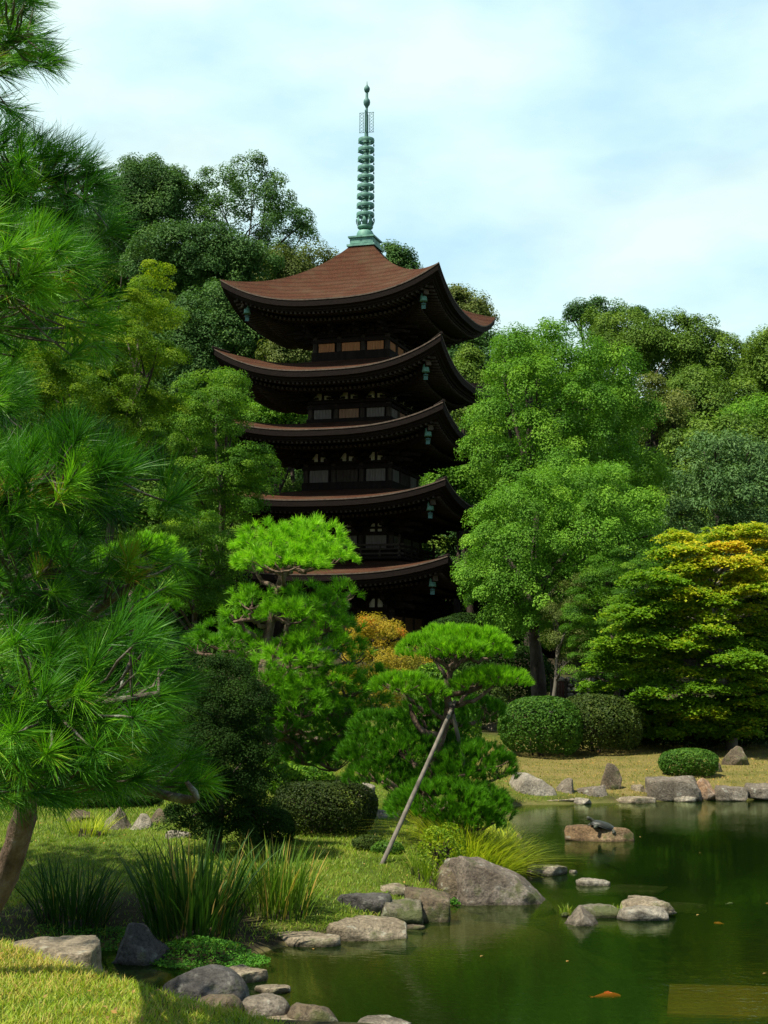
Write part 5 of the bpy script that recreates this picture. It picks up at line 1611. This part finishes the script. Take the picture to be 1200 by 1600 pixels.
# near corner
rock('broad flat tan rock at the edge of the nearest lawn', 70, 1552, 190, 88, K_TAN, 51, 4, .75, .55, [((0, 0, 1), .5), ((.9, 0, .2), .8)], .07, 'flat_rock', sub=5, Y=8.05)
rock('dark shaded boulder across the inlet behind the broad flat tan rock', 212, 1504, 92, 62, K_DARK, 52, 2.6, .8, .02)  # dark stone colour here stands in for the shade on it
rock('smooth dark grey rounded boulder standing in the inlet', 315, 1572, 136, 66, K_DARK, 53, 2.3, .75, W0, [((0, 0, 1), .95)], .04, 'boulder', sub=5)
rock('flat tan stone in the water just behind the smooth dark boulder', 372, 1537, 88, 26, K_TAN, 54, 3, .75, W0)
rock('rough round rock in front of the smooth dark boulder', 334, 1597, 80, 44, K_BROWN, 55, 2.5, .9, .08, [((0, 0, 1), .85)])
rock('rough pale rock right of the rough round one at the near shore', 408, 1590, 94, 42, K_GREY, 56, 2.5, .85, .08, [((0, 0, 1), .85)])
rock('rounded brown rock at the near shore right of the rough pale one', 486, 1603, 80, 40, K_BROWN, 57, 2.4, .85, .05, [((0, 0, 1), .9)])
rock('thin flat stone in the water behind the rough pale rock', 425, 1553, 56, 13, K_TAN, 58, 3, .6, W0)
rock('rock barely showing at the bottom border right of the rounded brown one', 600, 1612, 84, 20, K_GREY, 59, 2.5, .8, .02)
rock('low tan stone sunk in sand between the near shore rocks', 440, 1606, 110, 18, K_TAN, 60, 3, .7, .05)
rock('flat little stone at the edge of the creeping herbs', 396, 1481, 32, 13, K_TAN, 61, 3, .7, W0)
# garden stones on the left bank
rock('upright grey stone on the lawn below the pine boughs', 182, 1297, 42, 36, K_GREY, 71, 2.8, .8, None)
rock('slanting pale grey stone beside the upright grey one on the lawn', 218, 1296, 38, 24, K_PALE, 72, 2.6, .8, None)
rock('low brown stone right of the slanting pale one on the lawn', 248, 1288, 32, 24, K_BROWN, 73, 2.6, .8, None)
rock('small brown stone left of the upright grey one on the lawn', 122, 1284, 36, 18, K_BROWN, 79, 2.6, .8, None)
rock('long flat pale stone behind the tallest dark reeds', 278, 1310, 42, 11, K_PALE, 74, 3.2, .6, None)
rock('long pale stone showing between the dark shrub and the mushroom hedge', 436, 1294, 60, 14, K_PALE, 75, 3.2, .6, None)
rock('small white stone on the grass slope above the mushroom hedge', 479, 1228, 28, 10, K_PALE, 76, 2.6, .8, None)
rock('white angular stone on the slope right of the mushroom hedge', 573, 1246, 26, 22, K_PALE, 77, 3, .8, None)
rock('pale low stone under the pine beside the long pole', 600, 1279, 46, 13, K_PALE, 78, 3, .7, None)
# stones under the surface
for lab, x, y, w, zz, sd_, mt in (('broad slab lying under the water right of the small pale flat stone', 985, 1398, 130, -.05, 81, K_MOSS),
                                  ('sunken slab under the water right of the stacked pair', 1075, 1425, 70, -.06, 82, K_MOSS),
                                  ('brown slab just under the water in front of the largest boulder', 800, 1445, 110, -.035, 83, K_BROWN)):
    rock(lab, x, y, w, 14, mt, sd_, 3.5, .6, zz - .04, (), .05, 'sunken_stone')

# ------------------------------------------------------------------ dry stone wall and things behind the hedges
wb = gbase(940, 47.5)
wall_t = thing('stone_wall', 'low dry wall of pale rounded stones behind the hedges', 'wall', (wb[0], 47.5, wb[2]))
wmb = MB(); core = MB()
wx_0, wx_1 = at(872, 1080, 47.5)[0], at(1035, 1080, 47.5)[0]
wz0 = wb[2] - .1; wz1 = at(950, 1062, 47.5)[2]
core.box(((wx_0 + wx_1) / 2, 47.75, (wz0 + wz1) / 2), (wx_1 - wx_0, .45, wz1 - wz0)); core.build('earth_core', K_BROWN, wall_t)
v3, f3 = ico(2)
zz = wz0
while zz < wz1:
    hh_ = rng.uniform(.13, .2); xx = wx_0
    while xx < wx_1:
        ww_ = rng.uniform(.16, .34)
        q = v3 * (np.abs(v3) ** 3).sum(1)[:, None] ** (-1 / 3) * np.array([ww_ * .5, .14, hh_ * .52]) * (1 + .12 * (vnoise3(v3 * 2 + xx * 3, 3)[:, None] - .5))
        wmb.add(q + [xx + ww_ / 2, 47.50, zz + hh_ / 2], None, f3); xx += ww_
    zz += hh_
wmb.build('stones', K_PALE, wall_t, True)
gt = gbase(872, 46.6); ga, gb_ = at(864, 1094, 46.6), at(882, 1064, 46.6)
t = thing('wooden_gate', 'small dark red brown wooden gate beside the pale slender trunk', 'gate', (gt[0], 46.6, gt[2]))
q = MB()
for i in range(4):
    xx = ga[0] + (gb_[0] - ga[0]) * (i + .5) / 4
    q.box((xx, 46.6 + .004 * (i % 2), (gt[2] + gb_[2]) / 2), ((gb_[0] - ga[0]) / 4 - .012, .03, gb_[2] - gt[2]))
q.build('boards', mat_solid('red_brown_board', (0.05, 0.018, 0.012), (0.10, 0.04, 0.028), 8, .8, (2, 2, .2)), t)
for sx in (ga[0] - .05, gb_[0] + .05):
    q = MB(); q.box((sx, 46.6, (gt[2] + gb_[2]) / 2 + .04), (.08, .08, gb_[2] - gt[2] + .08)); q.build('post', m_wood2, t)

# ------------------------------------------------------------------ turtle and fish
m_shell = mat_solid('turtle_shell', (0.010, 0.012, 0.009), (0.035, 0.036, 0.024), 14, .45, None, .5, .01, .4)
m_skin = mat_solid('turtle_skin', (0.02, 0.024, 0.016), (0.06, 0.065, 0.04), 20, .6)
tr0 = on(940, 1315, 0.0); tY = tr0[1] + .17
tc_ = at(942, 1290, tY)
trt = thing('turtle', 'dark turtle basking on the low brown rock with its head raised', 'turtle', (tc_[0], tc_[1], tc_[2] - .06))
ax = unit(np.array([-1, -.18, .30])); sd3 = unit(np.cross([0, 0, 1.], ax)); upv = unit(np.cross(ax, sd3)) if np.cross(ax, sd3)[2] > 0 else unit(np.cross(sd3, ax))
th = np.linspace(0, PI / 2, 9); ph = np.linspace(0, 2 * PI, 29)
V = []
for a_ in th:
    row = []
    for b_ in ph:
        rr = math.cos(a_)
        row.append(tc_ + ax * (.20 * rr * math.cos(b_)) + sd3 * (.15 * rr * math.sin(b_)) + upv * (.066 * math.sin(a_) ** .9 - .012 * (1 - math.sin(a_)) + .004 * math.cos(b_ * 6) * rr))
    V.append(row)
q = MB(); q.grid(np.array(V), flip=True); q.grid((np.array(V) - tc_) * np.array([1, 1, 1]) * .985 * np.array([1, 1, 1]) + tc_ - upv * .02, flip=False)
body = MB()
body.sphere((0, 0, 0), (1, 1, 1), 8, 14)
bv = np.concatenate(body.v); bf = np.concatenate(body.q)
bb = MB(); bb.add(tc_ - upv * .012 + bv[:, :1] * ax * .155 + bv[:, 1:2] * sd3 * .112 + bv[:, 2:3] * upv * .030, bf)
bb.tube(spline([tc_ + ax * .12, tc_ + ax * .19 + upv * .03, tc_ + ax * .225 + upv * .040, tc_ + ax * .26 + upv * .045, tc_ + ax * .28 + upv * .040], 12), np.interp(np.arange(12), [0, 4, 7, 9, 11], [.034, .026, .030, .030, .012]), 10)
for sx, sy, l in ((.11, 1, .10), (.11, -1, .10), (-.11, 1, .09), (-.11, -1, .09)):
    p0 = tc_ + ax * sx + sd3 * (.075 * sy) - upv * .015
    p1 = p0 + ax * (.04 if sx > 0 else -.04) + sd3 * (.06 * sy) - upv * .03
    bb.tube(spline([p0, p1, p1 + ax * .03 - np.array([0, 0, .03])], 7), [.03, .03, .028, .026, .024, .022, .014], 8)
bb.tube([tc_ - ax * .15 - upv * .01, tc_ - ax * .21 - upv * .035], [.016, .004], 6)
bb.build('body', m_skin, trt, True)
q.build('shell', m_shell, trt, True)


def fish(label, x, y, zd, length, head, c0, c1):
    p = on(x, y, zd)
    mt = mat_solid('fish_skin', c0, c1, 9, .4, None, 0)
    t = thing('koi', label, 'fish', p, 'fish in the pond')
    h_ = np.array([math.cos(head), math.sin(head), 0]); s_ = np.array([-h_[1], h_[0], 0])
    n = 16; V = []
    for i in range(n):
        u_ = i / (n - 1); w_ = length * .13 * (math.sin(PI * min(1, u_ * .93 + .05)) ** .75) * (1 - .35 * u_) + .002
        cc = p + h_ * length * (.42 - .84 * u_) + s_ * math.sin(u_ * 4.2) * length * .03
        V.append([cc + s_ * w_ * .8 * math.cos(a) + np.array([0, 0, 1]) * w_ * 1.05 * math.sin(a) for a in np.linspace(0, 2 * PI, 15)])
    b = MB(); b.grid(np.array(V)); b.build('body', mt, t, True)
    tl = p - h_ * length * .41 + s_ * math.sin(4.2) * length * .03
    f = MB()
    for sg in (-1, 1):
        f.add([tl, tl - h_ * length * .17 + s_ * sg * length * .05 + [0, 0, .02 * sg * length], tl - h_ * length * .09 + s_ * sg * length * .008, tl + [0, 0, .003]], [[0, 1, 2, 3]])
    f.build('tail_fin', mt, t)
    for sg in (-1, 1):
        f = MB(); a0 = p + h_ * length * .2 + s_ * sg * length * .09
        f.add([a0, a0 + s_ * sg * length * .09 - h_ * length * .06, a0 - h_ * length * .08 + s_ * sg * length * .05, a0 - h_ * length * .06], [[0, 1, 2, 3]])
        f.build('pectoral_fin', mt, t)
    f = MB(); d0 = p + h_ * length * .1 + [0, 0, length * .12]
    f.add([d0, d0 - h_ * length * .06 + [0, 0, length * .05], d0 - h_ * length * .2 + [0, 0, length * .02], d0 - h_ * length * .22], [[0, 1, 2, 3]])
    f.build('dorsal_fin', mt, t)


fish('long orange koi swimming just under the surface near the bottom', 949, 1557, -.03, .26, .12, (0.62, 0.10, 0.015), (0.75, 0.20, 0.03))
fish('small orange fish far out in the water right of the stacked slabs', 1123, 1443, -.025, .12, 2.6, (0.55, 0.16, 0.02), (0.7, 0.25, 0.04))
fish('small pale fish beyond the little orange one', 1140, 1412, -.025, .12, .5, (0.35, 0.40, 0.36), (0.55, 0.6, 0.55))
# sunken slab
a0, a1, a2 = on(1042, 1583, -.16), on(1320, 1590, -.16), on(1046, 1537, -.16)
m_sunk = mat_solid('silted_board', (0.12, 0.062, 0.015), (0.22, 0.115, 0.028), 4, .9, (.35, 7, 1))
a3 = on(1330, 1544, -.13)
a0, a1, a2 = on(1042, 1584, -.13), on(1330, 1592, -.13), on(1046, 1537, -.13)
dz_ = np.array([0, 0, -.025])
sk = MB(); sk.add([a0, a1, a3, a2, a0 + dz_, a1 + dz_, a3 + dz_, a2 + dz_], [[0, 1, 2, 3], [7, 6, 5, 4], [4, 5, 1, 0], [5, 6, 2, 1], [6, 7, 3, 2], [7, 4, 0, 3]])
o = sk.build('sunken_platform', m_sunk, None, False, origin=((a0[0] + a1[0]) / 2, (a0[1] + a2[1]) / 2, -.25))
tag(o, 'rectangular yellow brown platform lying under the water at the lower right', 'platform')

# ------------------------------------------------------------------ reeds, sedge, herbs
def clump(name, label, x, y, n, H, spread, width, mat, lean=(.15, .7), cat='plant', tint=.45, curve=.5, dy=0., segs=5, group=None, dead=.06):
    p = place(x, y); p[1] += dy
    t = thing(name, label, cat, p, group)
    a_ = rng.uniform(0, 2 * PI, n); r_ = spread * np.sqrt(rng.random(n))
    P = p + np.stack([np.cos(a_) * r_, np.sin(a_) * r_ * .8, np.zeros(n)], 1)
    P[:, 2] = gh(P[:, 0], P[:, 1]) - .02
    ln = rng.uniform(lean[0], lean[1], n) * (.4 + .6 * r_ / spread)
    mb_ = MB()
    hh = H * rng.uniform(.55, 1.08, n)
    az = a_ + rng.normal(size=n) * .5
    tt = np.where(rng.random(n) < dead, 1.0, tint)
    blades(mb_, P, hh, width * rng.uniform(.7, 1.2, n), ln, tt, .16, curve, az, segs)
    mb_.build('leaves', mat, t)
    b = MB(); m_ = 24
    b_a = rng.uniform(0, 6.28, m_); b_r = spread * np.sqrt(rng.random(m_)) * .9
    B = p + np.stack([np.cos(b_a) * b_r, np.sin(b_a) * b_r * .8, np.zeros(m_)], 1); B[:, 2] = gh(B[:, 0], B[:, 1]) - .03
    for q_ in B:
        b.tube([q_, q_ + [rng.uniform(-.02, .02), rng.uniform(-.02, .02), .10]], [.016, .008], 6)
    b.tube([p - [0, 0, .05], p + [0, 0, .012]], [spread * .6, spread * .35], 10)
    b.build('root_stocks', m_trunk, t)
    return t


clump('iris_clump', 'dark sword leaved iris clump nearest the leaning pine trunk', 112, 1440, 190, .62, .34, .017, G_IRIS, (.2, .95), tint=.32)
clump('iris_clump', 'tallest dark sword leaved iris clump at the edge of the inlet', 300, 1452, 330, .92, .40, .023, G_IRIS, (.1, .75), tint=.42)
clump('iris_clump', 'lighter green iris clump with brown dead leaves beside the tallest one', 428, 1424, 330, .72, .34, .014, G_IRIS2, (.1, .8), tint=.5, dead=.14)
clump('sedge_clump', 'arching yellow green sedge behind the largest boulder', 735, 1362, 1500, .72, .52, .010, G_YEL, (.5, 1.6), tint=.70, curve=.8, dy=.25)
clump('sedge_clump', 'arching yellow green sedge hanging over the water right behind the boulder top', 795, 1346, 700, .55, .34, .010, G_YEL, (.6, 1.6), tint=.66, curve=.85, dy=.2)
clump('sedge_clump', 'upright green sedge tuft between the pole foot and the boulder', 668, 1376, 190, .36, .22, .008, G_LAWN, (.3, 1.0), tint=.5)
clump('grass_tuft', 'long grass tuft growing on top of the square mossy ledge', 648, 1398, 90, .17, .12, .006, G_LAWN, (.4, 1.2), tint=.6)
clump('grass_tuft', 'small grass tuft in front of the dark shore boulder', 552, 1450, 60, .20, .08, .006, G_LAWN, (.2, .8), tint=.6)
clump('grass_tuft', 'yellow grass tuft on the lawn left of the upright grey stone', 135, 1305, 160, .36, .25, .008, G_YEL, (.4, 1.2), tint=.6)
for lab, x, z_ in (('short grass on the left end of the mossy islet stone', 886, .05), ('short grass at the right end of the mossy islet stone', 966, .04)):
    p = on(x, 1428, z_); p[1] += .12
    t = thing('grass_tuft', lab, 'plant', p); q = MB(); n = 50
    P = p + np.stack([rng.normal(size=n) * .035, rng.normal(size=n) * .03, np.full(n, -.03)], 1)
    blades(q, P, .13 * rng.uniform(.5, 1.1, n), .005, rng.uniform(.2, .8, n), .6, .2)
    q.build('leaves', G_LAWN, t)
    b = MB(); b.sphere(p - [0, 0, .03], (.05, .04, .03), 6, 10); b.build('root_stocks', K_MOSS, t)


def herb(name, label, x, y, rad, n, leaf, mat, hgt=.10, z0=None, kind=None):
    p = on(x, y, z0) if z0 is not None else place(x, y)
    a_ = rng.uniform(0, 6.28, n); r_ = np.sqrt(rng.random(n))
    P = p + np.stack([np.cos(a_) * r_ * rad[0], np.sin(a_) * r_ * rad[1], rng.random(n) * hgt * (1.1 - r_)], 1)
    P[:, 2] += np.maximum(gh(P[:, 0], P[:, 1]), 0) - p[2] + .01
    q = MB(); sz = leaf * rng.uniform(.6, 1.3, n)
    leaf_quads(q, P, unit(rng.normal(size=(n, 3)) * .5 + [0, -.2, 1]), sz, sz * .75, .5 + rng.normal(size=n) * .22)
    o = q.build(name, mat, None, False, origin=p)
    return tag(o, label, None if kind else 'plant', None, kind)


herb('creeping_herbs', 'fresh green creeping herbs spreading over the inlet edge', 325, 1486, (.55, .40), 3600, .024, G_COVER, .10, kind='stuff')
herb('creeping_herbs', 'low creeping herbs along the shaded inlet behind the flat rock', 170, 1478, (.7, .3), 2200, .022, G_COVER, .07, kind='stuff')
herb('leafy_waterplant', 'small leafy waterplant against the foot of the largest boulder', 752, 1412, (.10, .06), 220, .030, G_COVER, .11, 0.0)
herb('leafy_waterplant', 'smaller leafy waterplant in shallow water left of the boulder', 710, 1414, (.06, .05), 110, .030, G_COVER, .09, 0.0)
herb('leafy_waterplant', 'tiny leafy waterplant under the right slope of the boulder', 806, 1412, (.10, .03), 110, .024, G_COVER, .05, 0.0)


# ------------------------------------------------------------------ grass
def lawn(name, label, n, xr, yr, Hh, width, mat, mask, tint, tvar=.22, perspective=True, lean=(.3, 1.2), segs=2):
    y = yr[0] * (yr[1] / yr[0]) ** rng.random(n) if perspective else rng.uniform(*yr, n)
    x = rng.uniform(xr[0], xr[1], n) * (y / yr[1] if perspective else 1)
    d = shore_dist(x, y)
    k = (d > .06) & (rng.random(n) < mask(x, y, d))
    x, y = x[k], y[k]
    P = np.stack([x, y, gh(x, y, d[k]) - .005], 1)
    patch = vnoise2(x * 1.3, y * 1.3, 8) * .6 + vnoise2(x * 5, y * 5, 9) * .4
    q = MB()
    blades(q, P, Hh * rng.uniform(.5, 1.2, len(P)) * (.7 + .6 * patch), width, rng.uniform(*lean, len(P)), tint + (patch - .5) * .7, tvar, .5, None, segs)
    o = q.build(name, mat, None)
    return tag(o, label, None, None, 'stuff')


lawn('near_lawn_grass', 'short yellow green lawn grass at the nearest corner', 110000, (-3.1, .9), (5.3, 9.6), .045, .0045, G_LAWN, lambda x, y, d: sstep(-.75, -.1, lip_side(x, y)), .76, .2, False)
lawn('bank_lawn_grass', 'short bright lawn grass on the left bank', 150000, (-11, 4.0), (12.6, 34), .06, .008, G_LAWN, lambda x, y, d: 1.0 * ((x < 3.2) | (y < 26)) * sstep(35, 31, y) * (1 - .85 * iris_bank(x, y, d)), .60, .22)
lawn('far_bank_grass', 'thin dry grass on the far bank lawn', 60000, (-4, 22), (27.6, 42), .05, .012, G_DRY, lambda x, y, d: .55 + .45 * vnoise2(x * 1.1, y * 1.1, 4) + sstep(1.2, .2, d), .45, .25)


def litter(label, n, xr, yr, mask, size, mat):
    y = rng.uniform(*yr, n); x = rng.uniform(*xr, n); d = shore_dist(x, y)
    k = (d > .1) & mask(x, y); x, y = x[k], y[k]
    P = np.stack([x, y, gh(x, y, d[k]) + .03], 1)
    q = MB(); sz = size * rng.uniform(.6, 1.3, len(P))
    leaf_quads(q, P, unit(rng.normal(size=P.shape) * .4 + [0, 0, 1]), sz, sz * .6, rng.random(len(P)))
    return tag(q.build('fallen_leaves', mat), label, None, None, 'stuff')


F_FALL = mat_leaf('leaf_fallen', [(0, (0.16, 0.10, 0.04)), (0.6, (0.28, 0.19, 0.08)), (1, (0.34, 0.16, 0.05))], .1)
litter('dry fallen leaves on the far bank lawn', 1500, (0, 20), (28, 40), lambda x, y: x > 1, .055, F_FALL)
litter('dry fallen leaves on the nearest lawn', 260, (-3.2, .6), (5.4, 9), lambda x, y: lip_side(x, y) > -.3, .028, F_FALL)
litter('dry fallen leaves on the left bank lawn', 700, (-7, 3), (13, 24), lambda x, y: x < 2.5, .035, F_FALL)

lawn('shore_grass', 'longer grass growing between the stones along the left shore', 9000, (-4, 3.2), (12.7, 26), .15, .006, G_LAWN, lambda x, y, d: sstep(.42, .16, d) * (vnoise2(x * 2.2, y * 2.2, 6) > .42), .5, .2, False, (.3, 1.1), 4)
n_ = 60
y_ = rng.uniform(11.5, 26, n_); x_ = rng.uniform(-1, 7, n_); d_ = shore_dist(x_, y_)
k_ = (d_ < -.1) & (rng.random(n_) < np.exp(d_ * .6)); q = MB()
leaf_quads(q, np.stack([x_, y_, np.full(n_, .006)], 1)[k_], np.array([[0, 0, 1.]]) + rng.normal(size=(int(k_.sum()), 3)) * .04, .045, .028, rng.random(int(k_.sum())))
tag(q.build('floating_leaves', F_FALL), 'fallen leaves floating on the pond', None, None, 'stuff')
